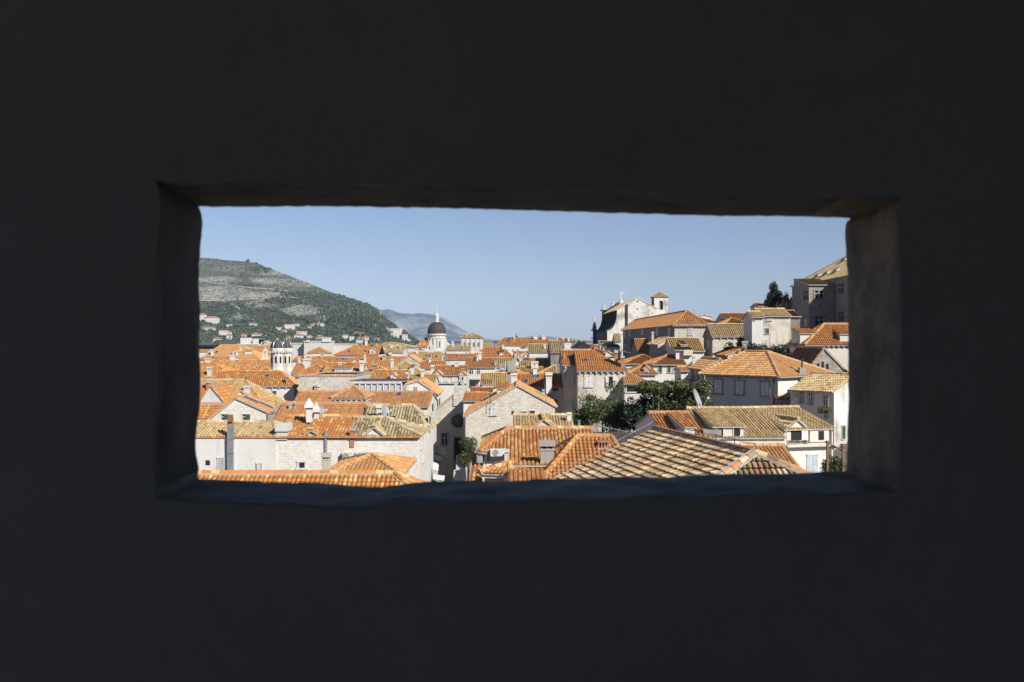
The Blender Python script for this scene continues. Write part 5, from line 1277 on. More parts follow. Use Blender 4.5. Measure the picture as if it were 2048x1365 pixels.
def hill_col(u, t):
    p = hill_pt(u, t); v = 682.5 - (p.z - H) * F / p.y; f = forest(u, v)
    r = 0.0
    for (cu, cv, ru, rv, k) in ((440, 589, 62, 17, 1.0), (500, 594, 50, 9, .9), (545, 562, 60, 7, .6), (600, 622, 46, 14, 1), (643, 640, 20, 9, 1), (545, 545, 30, 8, .7), (600, 566, 60, 9, .5), (430, 560, 44, 8, .9), (705, 606, 60, 7, .6), (762, 632, 10, 16, .9), (750, 655, 12, 6, .8), (480, 638, 30, 7, .8), (550, 590, 40, 8, .8), (520, 611, 44, 6, .6), (470, 540, 60, 8, .3), (660, 590, 40, 6, .5)):
        q = ((u - cu) / ru) ** 2 + ((v - cv) / rv) ** 2
        if q < 1: r = max(r, k * (1 - q) ** .5)
    return (f, max(0, min(1, r + .3 * noise.noise(Vector((u * .08, v * .2, 4))))), 0)
m, nt, b = new_mat('hillside')
a = nt.nodes.new('ShaderNodeVertexColor'); a.layer_name = 'Col'; sep = nt.nodes.new('ShaderNodeSeparateColor'); nt.links.new(a.outputs[0], sep.inputs[0])
n1 = noise_tex(nt, objmap(nt, (1, .4, 1)), .05, 8, .78); n2 = noise_tex(nt, objmap(nt, (1, .3, 1)), .22, 5, .75)
scrub = mixc(nt, ramp(nt, n2, .40, .60), (.058, .066, .034), (.27, .245, .175))
rock = mixc(nt, ramp(nt, n2, .40, .62), (.20, .185, .145), (.66, .615, .55))
add = nt.nodes.new('ShaderNodeMath'); add.operation = 'MULTIPLY_ADD'; nt.links.new(sep.outputs[1], add.inputs[0]); add.inputs[1].default_value = .5; nt.links.new(n1, add.inputs[2])
c = mixc(nt, ramp(nt, add.outputs[0], .56, .76), scrub, rock)
add2 = nt.nodes.new('ShaderNodeMath'); add2.operation = 'MULTIPLY_ADD'; nt.links.new(sep.outputs[0], add2.inputs[0]); add2.inputs[1].default_value = .6; nt.links.new(n2, add2.inputs[2])
c = mixc(nt, ramp(nt, add2.outputs[0], .62, .95), c, (.050, .062, .030)); c = mixc(nt, 1.0, c, (.45, .47, .43), 'MULTIPLY')
nt.links.new(c, b.inputs['Base Color']); b.inputs['Roughness'].default_value = .95; MATS['hillside'] = m
mb = MB(); us = list(range(-700, 380, 40)) + list(range(380, 901, 5)); ts = [i / 90 for i in range(91)] + [1.15, 1.4, 1.6]
grid_mesh(mb, hill_pt, us, ts, 'hillside', hill_col); struct(mb, 'hill')
def ribbon(name, pts, w, mat='road'):
    mb = MB(); q = []
    for (u0, v0), (u1, v1) in zip(pts[:-1], pts[1:]):
        k = max(2, int(abs(u1 - u0) / 4))
        for i in range(k): q.append(hill_uv(u0 + (u1 - u0) * i / k, v0 + (v1 - v0) * i / k)[1])
    for a, b_ in zip(q[:-1], q[1:]):
        up = Vector((0, 0, w)); o = Vector((0, -1.5, .8))
        mb.face([a + o, b_ + o, b_ + o + Vector((0, w * 2, w * .9)), a + o + Vector((0, w * 2, w * .9))], mat)
    struct(mb, name)
ribbon('hillside_road', [(396, 604), (440, 604), (480, 602), (520, 599.5), (556, 596.5), (600, 598)], 1.7)
ribbon('upper_hillside_road', [(400, 562), (420, 568), (470, 574), (500, 578), (540, 580), (580, 584.5)], 1.4)
ribbon('hillside_track', [(462, 610), (472, 617), (484, 626)], 2.0)
# woods: thousands of shrubs, pines and cypresses nobody could count
def shrub(mb, p, r, hgt, rnd, mat, k=6):
    t = rnd.uniform(0, 1); col = (t, t, t); a0 = rnd.uniform(0, 6)
    mid = [p + Vector((r * rnd.uniform(.75, 1.2) * math.cos(a0 + 2 * math.pi * i / k), r * rnd.uniform(.75, 1.2) * math.sin(a0 + 2 * math.pi * i / k), hgt * rnd.uniform(.25, .5))) for i in range(k)]
    mid2 = [p + Vector((r * .6 * rnd.uniform(.6, 1.2) * math.cos(a0 + 2 * math.pi * (i + .5) / k), r * .6 * rnd.uniform(.6, 1.2) * math.sin(a0 + 2 * math.pi * (i + .5) / k), hgt * rnd.uniform(.7, .95))) for i in range(k)]
    top = p + Vector((rnd.uniform(-.2, .2) * r, 0, hgt)); uv3 = ((0, 0), (1, 0), (1, 1))
    for i in range(k):
        j = (i + 1) % k
        mb.face((mid[i], mid[j], mid2[i]), mat, uv3, col); mb.face((mid2[i], mid[j], mid2[j]), mat, uv3, col); mb.face((mid2[i], mid2[j], top), mat, uv3, col)
        mb.face((p, mid[j], mid[i]), mat, uv3, col)
rnd = random.Random(11); wood = MB(); cnt = 0
while cnt < 12500:
    u = rnd.uniform(385, 838); t = rnd.random() ** 1.2; p = hill_pt(u, t); v = 682.5 - (p.z - H) * F / p.y
    f = forest(u, v)
    if rnd.random() > f * .9 + .30: continue
    s_ = rnd.uniform(.7, 1.5) * (1.0 if f > .4 else .5)
    px = p.y / F
    shrub(wood, p - Vector((0, 0, .3)), 1.75 * px * s_ + .2, (3.0 * px * s_ + .3), rnd, 'leaf_dark' if rnd.random() < .5 else 'leaf_far', 5); cnt += 1
struct(wood, 'hillside_wood', 'stuff', 'dark green scrub and pine wood covering the lower hillside')
cyp = MB()
for _ in range(520):
    z_ = rnd.random()
    if z_ < .5: u, v = rnd.gauss(690, 34), rnd.uniform(634, 651)
    elif z_ < .85: u, v = rnd.gauss(752, 24), rnd.uniform(655, 686)
    else: u, v = rnd.uniform(400, 640), rnd.uniform(645, 688)
    if u > 832 or v < interp(SIL, u) + 8: continue
    t, p = hill_uv(u, v); px = p.y / F; shrub(cyp, p, 1.0 * px * rnd.uniform(.8, 1.3), 8.5 * px * rnd.uniform(.6, 1.3), rnd, 'leaf_dark', 5)
struct(cyp, 'cypress_wood', 'stuff', 'dense stand of slim dark cypresses on the lower hillside')
for u, v, s_ in ((497, 524, 1.0), (512, 527, .6), (433, 517, .4)):
    t, p = .985, hill_pt(u, .985); tree('hilltop_tree', {497: 'largest lone tree standing on the hilltop', 512: 'smaller bushy tree just right of the largest hilltop tree', 433: 'tiny bush on the skyline left of the hilltop trees'}[u], 'tree', p - Vector((0, 0, 1)), 8, (p.x, p.y, p.z + 4.5 * s_), (5.2 * s_, 5.2 * s_, 3.6 * s_), 5, 500, .7, 'leaf_dark', int(u), .6, None, .4, 3)
# far mountains
m, nt, b = new_mat('mountain')
n1 = noise_tex(nt, objmap(nt, (1, .35, 1)), .0045, 8, .68)
c = mixc(nt, ramp(nt, n1, .42, .62), (.028, .034, .028), (.21, .198, .17)); nt.links.new(c, b.inputs['Base Color']); b.inputs['Roughness'].default_value = .95; MATS['mountain'] = m
def range_mesh(name, sil, d0, d1, seed, amp):
    mb = MB()
    def fn(u, t):
        v = interp(sil, u)
        if t <= 1:
            d = d0 + (d1 - d0) * t; e = (682.5 - v) * t ** .85; x = d * (u - 1024) / F
            nz = noise.fractal(Vector((x * .0016, d * .0007, seed)), .9, 2.1, 6) * amp * min(1, t * 3) * (1 - t ** 8)
            return Vector((x, d, max(-1, H * (1 - t) + e * d / F + H * t + nz)))
        d = d1 * (1 + (t - 1) * .3); return Vector((d * (u - 1024) / F, d, (H + (682.5 - v) * d1 / F) * max(0, 1 - (t - 1) * 2) - 1))
    us = [sil[0][0] + (sil[-1][0] - sil[0][0]) * i / 170 for i in range(171)]
    grid_mesh(mb, fn, us, [i / 40 for i in range(41)] + [1.2, 1.5], 'mountain'); struct(mb, name)
range_mesh('far_mountain', [(300, 560), (600, 600), (720, 612), (765, 620.5), (776, 618.5), (790, 624), (800, 627.5), (825, 629), (842, 626.5), (868, 629.5), (890, 637), (905, 646), (925, 659), (945, 670), (965, 676.5), (985, 680.5), (1005, 682.8)], 6500, 9000, 2.0, 60)
range_mesh('distant_coast_hills', [(900, 680), (960, 679), (990, 680), (1010, 682), (1035, 680), (1050, 675.5), (1073, 669), (1090, 672.5), (1110, 675.5), (1135, 679), (1170, 681), (1300, 680), (1500, 683)], 10500, 12500, 5.0, 25)
# ------------------------------------------------------------------ houses up the hillside
HH = [  # pixel box, roof kind, label
 (398, 410, 627, 643, 'O', 'tall white block with orange roof at the left edge of the hillside'),
 (409, 434, 633, 648, 'O', 'long white apartment block under the rocks near the left edge of the hillside'),
 (404, 427, 654, 662, 'O', 'low white villa with orange roof below the apartment block'),
 (438, 452, 662, 674, 'W', 'white flat roofed block among pines, left of the flagged slope'),
 (451, 460, 662, 672, 'O', 'yellowish narrow house with orange roof in the pines'),
 (426, 439, 675, 684, 'O', 'small white house with orange roof lowest among the left pines'),
 (453, 460, 668, 681, 'O', 'slim pale house beside cypresses at the foot of the hill'),
 (480, 491, 667.5, 674, 'O', 'small white house with faded orange roof above the modern hall'),
 (503, 519, 666, 675, 'O', 'white villa with a hipped orange roof above the modern hall'),
 (518, 525, 667, 671, 'O', 'tiny orange roofed cottage right of the hipped villa'),
 (452, 461, 650, 655, 'W', 'small white cabin on the bare rock strip of the left slope'),
 (498, 503, 645.5, 653, 'O', 'narrow little house with yellow front, high on the wooded slope'),
 (504, 511, 648.5, 653, 'W', 'tiny white house right of the yellow fronted one'),
 (552, 561, 656, 661, 'W', 'small white villa alone on the slope above the twin domes'),
 (563, 572, 659, 666, 'O', 'white stepped house diagonally below the lone villa'),
 (569, 587, 650, 659, 'W', 'wide white terraced house under the grey rock face'),
 (586, 598, 649, 652.5, 'W', 'long low white wall house right of the terraced house'),
 (611, 621, 652, 656, 'O', 'small pale house below the right end of the rock face'),
 (619, 640, 647, 653, 'O', 'long white house directly under the bare cliff patch'),
 (640.5, 647, 648, 653, 'W', 'little white annex right of the long house under the cliff'),
 (588, 604, 668, 678, 'O', 'pale pink roofed house above the right side of the town wall'),
 (593, 611, 664, 672, 'W', 'grey concrete block with window rows behind the pink roofed house'),
 (613, 622, 670, 678, 'O', 'small white house with pointed orange roof near the long wall'),
 (632, 643, 671, 681, 'G', 'stone gable house with a small bell opening near the town wall'),
 (570, 580, 673, 679, 'O', 'low white house with orange roof right above the twin domes'),
 (633, 640, 645, 651.5, 'G', 'small white cube house at the end of the cliff road'),
 (644, 660, 675.5, 683, 'W', 'pale block standing on the town wall line'),
 (685, 694, 671, 681, 'W', 'tall white house with two window rows right of the town wall'),
 (707, 727, 664.5, 671, 'O', 'broad white house with a pink roof on the terraced slope'),
 (699, 706, 674, 683, 'W', 'narrow white house below the terraced slope'),
 (712, 722, 674, 681, 'O', 'white house with red roof corner below the broad pink roofed one'),
 (725, 736, 672, 682, 'O', 'white house with two chimneys beside the cypress stand'),
 (712, 724, 681, 688, 'W', 'grey low block at the foot of the terraced slope'),
 (746, 756, 677.5, 684, 'W', 'pale glazed house in the dark cypress stand'),
 (775, 797, 658, 669, 'W', 'white cliff villa with three dark windows on the headland'),
 (796, 803, 657, 673, 'W', 'tall white tower block at the right end of the cliff villa'),
 (771, 776, 655, 664, 'G', 'slim grey house at the left end of the cliff villa'),
 (804, 814, 670, 683, 'W', 'white terraced hotel block stepping down the headland'),
 (814, 819, 679, 684, 'W', 'lowest small white house of the headland'),
 (781, 790, 667, 673, 'W', 'white terrace storey below the cliff villa'),
]
for (u0, u1, v0, v1, rk, lab) in HH:
    t, p = hill_uv((u0 + u1) / 2, min(v1, 690)); d = p.y; px = d / F; a, b_ = P(u0, v1, d), P(u1, v0, d); D = max(8, (u1 - u0) * px * .7)
    th = Th('hillside_house', lab, 'house', (a.x / 2 + b_.x / 2, d, a.z)); mb = MB(); wm = 'stained' if rk == 'G' else 'white'
    hh = b_.z - a.z; rf = 0 if rk == 'W' else min(hh * .4, 2.3 * px); ze = b_.z - rf
    mb.box(a.x, b_.x, d, d + D, a.z - 14, ze, wm); part(mb, 'wall', th)
    mb = MB()
    if rk == 'W': mb.box(a.x - .3, b_.x + .3, d - .3, d + D + .3, ze, ze + .5, 'trim')
    else:
        o = .5; x0, x1, y0, y1 = a.x - o, b_.x + o, d - o, d + D + o; hx = min((x1 - x0) / 2 - .1, D * .4); r0, r1 = Vector((x0 + hx, d + D / 2, b_.z + .2)), Vector((x1 - hx, d + D / 2, b_.z + .2))
        q = [Vector((x0, y0, ze)), Vector((x1, y0, ze)), Vector((x1, y1, ze)), Vector((x0, y1, ze))]; cc = (.46, .20, .10) if rk == 'O' else (.42, .38, .30)
        for pl_ in ((q[0], q[1], r1, r0), (q[1], q[2], r1), (q[2], q[3], r0, r1), (q[3], q[0], r0)): mb.face(list(pl_), 'tile', None, cc)
        mb.face(q, 'mortar')
    part(mb, 'roof', th)
    rows = max(1, int((ze - a.z) / (3.2 * px))); cols = max(1, int((u1 - u0) / 4))
    for i in range(rows):
        for j in range(cols):
            mb = MB(); xc = a.x + (b_.x - a.x) * (j + .5) / cols; zc = a.z + (ze - a.z) * (i + .55) / rows
            mb.box(xc - .5 * px, xc + .5 * px, d - .06, d + .05, zc - .65 * px, zc + .6 * px, 'dark'); part(mb, 'window', th)
th = Th('modern_hall', 'white modern hall with a stepped flat roof at the foot of the wooded hill', 'hall', P(498, 692, 620)); mb = MB(); d = 620
for (u0, u1, v0, v1, dd) in ((474, 518, 695, 688, 0), (481, 516, 690, 678, 2), (480, 492, 690, 676, 1), (505, 516, 690, 679, .5)):
    a, b_ = P(u0, v0, d), P(u1, v1, d); mb.box(a.x, b_.x, d + dd, d + 14, a.z - 8, b_.z, 'white' if u0 != 481 else 'greyplaster')
part(mb, 'wall', th); mb = MB(); a, b_ = P(477, 691, d), P(516, 689.8, d); mb.box(a.x, b_.x, d - .1, d + .1, a.z, b_.z, 'dark'); part(mb, 'window', th)
th = Th('old_barrack', 'low pale stone barrack with one dark opening left of the twin domes', 'barrack', P(534, 694, 600)); mb = MB(); a, b_ = P(522, 696, 600), P(547, 684, 600); mb.box(a.x, b_.x, 600, 612, a.z - 6, b_.z, 'stained')
mb.box(P(528, 0, 600).x, P(534, 0, 600).x, 599.5, 606, b_.z, b_.z + .6, 'white'); part(mb, 'wall', th); mb = MB(); a, b_ = P(525.5, 689, 600), P(528, 686, 600); mb.box(a.x, b_.x, 599.9, 600.2, a.z, b_.z, 'dark'); part(mb, 'window', th)
th = Th('flag', 'small red white and blue flag on a pole above the modern hall', 'flag', P(529.5, 677, 640)); mb = MB(); mb.tube(P(529.5, 677, 640), P(529.5, 669, 640), .12, 'iron', 5); part(mb, 'pole', th)
plain('flag_red', (.5, .05, .05)); plain('flag_blue', (.06, .1, .35)); mb = MB()
for i, mm in enumerate(('flag_red', 'shutter_white', 'flag_blue')):
    a, b_ = P(529.6, 671.6 + i * .7, 640), P(533.4, 670.9 + i * .7, 640); mb.box(a.x, b_.x, 640, 640.08, a.z, b_.z, mm)
part(mb, 'cloth', th)
# ------------------------------------------------------------------ trees and plants in town
def gz(p): return (p.x, p.y, terrain(p.x, p.y))
p = P(938, 905, 80); tree('street_tree', 'leafy green tree with orange blossoms beside the alley, below the big stone gable', 'tree', (p.x, 80, 0), 8, (p.x, 80, p.z + .1), (1.05, 1.0, 1.15), 12, 5200, .085, 'leaf', 4, .50, None, .10, 8, 60)
p = P(1205, 818, 88); tree('garden_tree', 'bushy green tree in front of the beige house wall', 'tree', gz(p), 6, (p.x, 88, p.z - .3), (1.9, 1.3, 1.3), 18, 9500, .10, 'leaf', 8, .62, None, .12, 7)
p = P(1172, 818, 89); tree('garden_tree', 'broad fig bush at the left end of the walled garden', 'tree', gz(p), 6, (p.x + .3, 88.6, p.z - .3), (1.2, 1.0, 1.0), 12, 5000, .10, 'leaf', 18, .62, None, .10, 5)
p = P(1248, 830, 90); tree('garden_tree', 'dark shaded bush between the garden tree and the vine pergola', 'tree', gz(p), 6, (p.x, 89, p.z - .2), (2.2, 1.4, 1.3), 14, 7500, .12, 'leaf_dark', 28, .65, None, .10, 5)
th = Th('vine_pergola', 'long vine covered pergola with pale posts beside the grey shuttered house', 'pergola', gz(P(1342, 850, 86)))
mb = MB()
for u in (1306, 1317):
    a = P(u, 860, 84.5); mb.tube((a.x, a.y, terrain(a.x, a.y) - .2), P(u, 772, 84.5), .06, 'trim', 6)
part(mb, 'post', th); mb = MB()
for v, dd in ((774, 84.4), (770, 87.5)): mb.tube(P(1280, v, dd), P(1410, v, dd), .05, 'wood', 5)
for u in range(1282, 1410, 14): mb.tube(P(u, 774, 84.3), P(u, 769, 88), .04, 'wood', 4)
part(mb, 'beam', th); mb = MB(); rnd = random.Random(3); bl = []
for u in range(1284, 1412, 7):
    top = 766 + 5 * math.sin(u * .11) + (4 if u < 1300 else 0)
    bl.append((tuple(P(u, top + 8 + rnd.uniform(-2, 2), 85.6 + rnd.uniform(-.6, 1.2))), (.75, 1.9, .46)))
    bl.append((tuple(P(u, rnd.uniform(772, 782), 84.3 + rnd.uniform(0, .6))), (.6, .7, .55)))
    if u > 1318:
        for _ in range(2): bl.append((tuple(P(u, rnd.uniform(785, 830), 84.4 + rnd.uniform(0, 1.2))), (.6, .6, .9)))
leaves(mb, bl, 30000, .12, 'leaf_olive', 21, .12); part(mb, 'vine', th)
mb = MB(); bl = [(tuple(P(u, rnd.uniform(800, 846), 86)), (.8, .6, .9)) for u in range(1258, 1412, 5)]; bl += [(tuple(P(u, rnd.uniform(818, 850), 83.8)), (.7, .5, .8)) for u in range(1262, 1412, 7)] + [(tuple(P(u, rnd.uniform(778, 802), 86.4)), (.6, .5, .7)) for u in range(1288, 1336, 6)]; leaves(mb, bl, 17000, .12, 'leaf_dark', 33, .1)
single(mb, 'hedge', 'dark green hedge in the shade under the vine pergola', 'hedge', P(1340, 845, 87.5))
th = Th('garden_wall', 'stone garden wall below the bushes, with shade in its dark colour', 'garden wall', P(1215, 880, 81)); mb = MB(); a, b_ = P(1150, 900, 82), P(1262, 853, 82)
mb.box(a.x, b_.x + 2, 82, 82.5, 2, b_.z - .5, 'stain_shade_stone'); part(mb, 'wall', th)  # the wall's shade is painted in by its near-black stone
antenna(1219, 874, 850, 54, 'thin television antenna on the ridge of the plain orange foreground roof')
antenna(552, 812, 800, 77, 'television antenna left of the white cone chimneys', 3)
dish(560, 826, 82, .62, (.75, -.6, .3), 'white satellite dish beside the stone gable with green shutters', (566, 838, 82))
dish(641, 822, 79, .45, (.9, -.3, .3), 'small satellite dish behind the right white cone chimney', (642, 832, 79)); dish(769, 823, 77, .5, (.85, -.4, .3), 'satellite dish on the khaki roof beside the tall pale chimney', (771, 834, 77))
for (u, vb, vt, d, lab) in (
    (980, 820, 792, 91.6, 'thin aerial pole standing against the left half of the tall stone gable'),
    (1122, 704, 683, 101, 'aerial behind the brick chimney at the left end of the beige house roof'),
    (1243, 716, 699, 101, 'aerial beside the two brick chimneys on the beige house roof'),
    (671, 786, 768, 150, 'aerial above the flat topped rubble building'),
    (748, 770, 757, 152, 'aerial on the chapel roof behind the glazed pavilion'),
    (1052, 728, 712, 199, 'small aerial on the long apricot chequered roof'),
    (888, 734, 720, 156, 'aerial on the roof with the white dormers by the alley'),
    (1389, 631, 620, 200, 'aerial on the wide brown roof behind the long stone building'),
    (620, 722, 708, 246, 'aerial right of the twin domes')):
    antenna(u, vb, vt, d, lab, 3)
p = P(1547, 596, 140); tree('pine_tree', 'dark shaggy pine standing on the skyline left of the monastery', 'tree', gz(p), 8, (p.x, 140, p.z), (1.0, 1.0, 1.6), 26, 8000, .11, 'leaf_dark', 15, .45, None, .16, 12)
p = P(1510, 690, 112); tree('courtyard_tree', 'large dark evergreen in the shaded courtyard below the cream house', 'tree', gz(p), 7, (p.x + .2, 112, p.z - 1.1), (2.0, 1.5, 1.4), 16, 8000, .13, 'leaf_dark', 41, .55, None, .15, 6)
p = P(1478, 688, 118); tree('courtyard_tree', 'lighter evergreen bush in front of the pale olive roofed stone house', 'tree', gz(p), 6, (p.x, 116, p.z), (1.3, 1.2, 1.7), 12, 4200, .12, 'leaf', 42, .5, None, .12, 5)
p = P(1552, 700, 108); tree('courtyard_tree', 'dark bush at the right side of the shaded courtyard', 'tree', gz(p), 6, (p.x, 111, p.z - .9), (2.2, 1.5, 1.3), 12, 5000, .13, 'leaf_dark', 43, .5, None, .12, 5)
# palm behind the skyline building
p = P(1033, 676, 362); th = Th('palm_tree', 'palm tree top showing behind the long orange skyline roof', 'palm', (p.x, p.y, 2)); mb = MB(); mb.tube((p.x, p.y, 2), p, .35, 'bark', 7); part(mb, 'trunk', th); mb = MB(); rnd = random.Random(5)
for i in range(26):
    a = rnd.uniform(0, 6.28); el = rnd.uniform(-.3, 1.2); L = rnd.uniform(1.2, 1.8); dr = Vector((math.cos(a) * math.cos(el), math.sin(a) * math.cos(el), math.sin(el))); s0 = p; w = dr.cross(Vector((0, 0, 1))).normalized() * .16
    for k in range(4):
        s1 = s0 + dr * L / 4 * 1.0; dr = (dr + Vector((0, 0, -.28))).normalized(); t = rnd.random() * .5
        mb.face([s0 - w, s0 + w, s1 + w * .8, s1 - w * .8], 'leaf_dark', ((0, 0), (1, 0), (1, 1), (0, 1)), (t, t, t)); s0 = s1
part(mb, 'crown', th)
# plants at the lower right
p = P(1672, 915, 66); th = Th('climbing_vine', 'vine and shrubs climbing on a wooden post frame at the lower right corner', 'vine', (p.x, 66, 4)); mb = MB()
for u in (1655, 1686): a = P(u, 905, 66); mb.box(a.x - .07, a.x + .07, 65.9, 66.1, 3, P(u, 882 + (u - 1655) * .2, 66).z, 'wood')
mb.tube(P(1650, 884, 66), P(1696, 906, 66), .06, 'wood', 5); part(mb, 'frame', th)
mb = MB(); bl = [(tuple(P(u, v, 66.2)), (r, .4, r)) for u, v, r in ((1656, 930, .45), (1666, 938, .5), (1678, 932, .5), (1660, 915, .22), (1672, 921, .25), (1688, 938, .4), (1668, 896, .2), (1682, 896, .25), (1650, 942, .35))]; leaves(mb, bl, 2600, .08, 'leaf', 51, .3); leaves(mb, bl[2:5], 40, .06, 'flower', 52, .2); part(mb, 'foliage', th)
p = P(1590, 884, 69.6); mb = MB(); leaves(mb, [(tuple(P(u, 884.5, 69.8)), (.18, .15, .14)) for u in range(1578, 1616, 5)], 420, .05, 'leaf_olive', 61, .2); single(mb, 'balcony_plants', 'row of small green plants on the ledge under the open shuttered dormer', 'plants', p)
p = P(1650, 816, 80); mb = MB(); leaves(mb, [(tuple(P(u, 819 + abs(u - 1650) * .2, 80.2)), (.32, .3, .35)) for u in (1642, 1648, 1654, 1659)] + [(tuple(P(1655, 831, 80.2)), (.3, .25, .4))], 1300, .07, 'leaf_olive', 71, .2); single(mb, 'hanging_plant', 'dry brown green plant hanging under the window of the tan house', 'plant', p)
# ------------------------------------------------------------------ the alley
def awning(u0, v0, u1, v1, d, drop, mat, label, out=1.6, side=1, group='awnings along the alley'):
    a, b_ = P(u0, v0, d), P(u1, v0, d); dz = (v1 - v0) * d / F; dd = drop
    th = Th('awning', label, 'awning', (a.x, d, a.z - dz), group); mb = MB()
    q = [a + Vector((0, dd, 0)), b_ + Vector((0, dd, -dz * .35 * side)), b_ + Vector((0, 0, -dz)), a + Vector((0, 0, -dz * (.65 if side > 0 else 1)))]
    slab(mb, q, .05, mat); mb.face([q[3], q[2], q[2] - Vector((0, 0, .22)), q[3] - Vector((0, 0, .22))], mat); part(mb, 'canopy', th)
    mb = MB(); mb.tube(q[3], q[0] - Vector((0, 0, .5)), .025, 'iron', 5); mb.tube(q[2], q[1] - Vector((0, 0, .5)), .025, 'iron', 5); part(mb, 'arm', th)
awning(869, 893, 889, 913, 108, 1.3, 'fabric', 'grey fabric awning, highest and farthest on the left of the alley')
awning(866, 911, 882, 924, 102, 1.0, 'fabric', 'small grey awning second along the left of the alley')
awning(858, 925, 876, 943, 94, 1.2, 'fabric_white', 'white fabric awning low on the left side of the alley')
awning(857, 943, 874, 952, 90, .8, 'fabric', 'narrow grey awning just below the white one in the alley')
awning(861, 952, 888, 962, 88, 1.2, 'fabric_white', 'pale awning nearest the bottom of the alley')
awning(911, 914, 924, 930, 100, 1.0, 'fabric', 'beige awning farthest up on the right of the alley', side=-1)
awning(911, 927, 930, 950, 92, 1.3, 'fabric', 'large beige awning on the right of the alley', side=-1)
awning(906, 944, 930, 963, 86, 1.2, 'fabric', 'beige awning lowest on the right of the alley', side=-1)
p = P(858, 962, 84); th = Th('parasol', 'green parasol at the bottom left of the alley', 'parasol', (p.x, 84, 0)); mb = MB(); mb.tube((p.x, 84, 0), (p.x, 84, p.z + .3), .03, 'wood', 6); part(mb, 'pole', th)
mb = MB(); mb.lathe(p.x, 84, [(1.1, p.z - .3), (.0, p.z + .3)], 'fabric_green', 8, False); part(mb, 'canopy', th)
# ================================================================== the lookout: thick wall with a slot, room behind it
m, nt, b = new_mat('dark_wall'); n1 = noise_tex(nt, objmap(nt), 2.2, 6, .65); n2 = noise_tex(nt, objmap(nt), 26, 5, .7)
c = mixc(nt, ramp(nt, n1, .35, .65), (.232, .224, .200), (.268, .258, .234)); c = mixc(nt, ramp(nt, n2, .35, .70, 0, .4), c, (.22, .21, .188)); nt.links.new(c, b.inputs['Base Color']); b.inputs['Roughness'].default_value = .95
bp = N(nt, 'ShaderNodeBump'); bp.inputs['Strength'].default_value = .35; bp.inputs['Distance'].default_value = .01; nt.links.new(n2, bp.inputs['Height']); nt.links.new(bp.outputs[0], b.inputs['Normal']); MATS['dark_wall'] = m
for nm_, A_, B_ in (('reveal_stone', (.046, .045, .045), (.088, .085, .082)), ('lit_jamb', (.09, .07, .048), (.26, .205, .15))):  # light put into the reveal's colour: right jamb lighter, left and top dim
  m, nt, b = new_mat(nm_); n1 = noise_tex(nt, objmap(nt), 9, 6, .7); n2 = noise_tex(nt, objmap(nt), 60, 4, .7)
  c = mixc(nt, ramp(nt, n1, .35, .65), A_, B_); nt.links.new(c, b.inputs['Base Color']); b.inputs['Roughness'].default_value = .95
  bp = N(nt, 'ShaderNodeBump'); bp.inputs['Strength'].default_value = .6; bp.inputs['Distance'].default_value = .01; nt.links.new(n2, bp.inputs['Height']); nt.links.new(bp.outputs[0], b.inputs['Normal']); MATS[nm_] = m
plain('lit_sill', (.27, .27, .21), .95, 0, .3, 12); plain('rim_stone', (.22, .21, .19), .95, 0, .3, 9); plain('lintel_wood', (.285, .275, .255), .9, 0, .12, 9)  # sill colour lightened to carry the sky light falling on it
YI, YO = 1.30, 1.50
OUT = [(397, 413), (430, 415), (520, 414), (640, 413), (760, 415), (900, 417), (1010, 420), (1100, 423), (1250, 427), (1400, 431.5), (1560, 433), (1690, 436), (1703, 437), (1691, 446), (1690, 470), (1693, 515), (1695, 560), (1697, 620), (1696, 700), (1697, 800), (1694, 880), (1693, 930), (1692, 943), (1640, 944), (1560, 949), (1480, 948), (1400, 950), (1330, 956), (1250, 954), (1150, 958), (1080, 958), (1000, 965), (940, 962), (880, 963), (830, 965), (800, 970), (760, 974), (700, 972), (660, 967), (620, 965), (560, 966), (500, 962), (450, 960), (395, 958), (398, 940), (392, 905), (391, 880), (395, 850), (399, 820), (401, 780), (401, 740), (398, 690), (400, 620), (397, 565), (399, 520), (402, 480), (405, 445), (403, 426)]
def resample(poly, n):
    L = [0]
    for i in range(len(poly)):
        a, b_ = poly[i], poly[(i + 1) % len(poly)]; L.append(L[-1] + math.hypot(b_[0] - a[0], b_[1] - a[1]))
    out = []
    for k in range(n):
        s_ = L[-1] * k / n; i = max(j for j in range(len(poly)) if L[j] <= s_); a, b_ = poly[i], poly[(i + 1) % len(poly)]; f = (s_ - L[i]) / max(1e-6, L[i + 1] - L[i]); out.append((a[0] + (b_[0] - a[0]) * f, a[1] + (b_[1] - a[1]) * f))
    return out
n = 420; ring_o = []
for k, (u, v) in enumerate(resample(OUT, n)):
    j = 1.6 * noise.noise(Vector((u * .05, v * .05, 0))) + .8 * noise.noise(Vector((u * .18, v * .18, 5))); ring_o.append((u + j * .8, v + j))
def inner(u, v):          # the matching point on the inner rim of the opening
    cu, cv = 1046, 690; du, dv = u - cu, v - cv; fu, fv = abs(du) / 652, abs(dv) / 275
    return cu + du * (1.158 if du > 0 else 1.128), cv + dv * (1.165 if dv < 0 else 1.155)
rings = []
for i in range(8):
    t = min(1, i / 6); y = YI if i == 7 else YO + (YI + .010 - YO) * t; rg = []
    for (u, v) in ring_o:
        ui, vi = inner(u, v)
        if i == 7: ui, vi = 1046 + (ui - 1046) * 1.004, 690 + (vi - 690) * 1.009
        po = P(u, v, YO); pi_ = P(ui, vi, YI); q = po.lerp(pi_, t)
        if 0 < i: q += Vector((noise.noise(q * 14), 0, noise.noise(q * 14 + Vector((7, 0, 0))))) * .0065 * (1 if i < 6 else .6)
        q.y = y; rg.append(q)
    rings.append(rg)
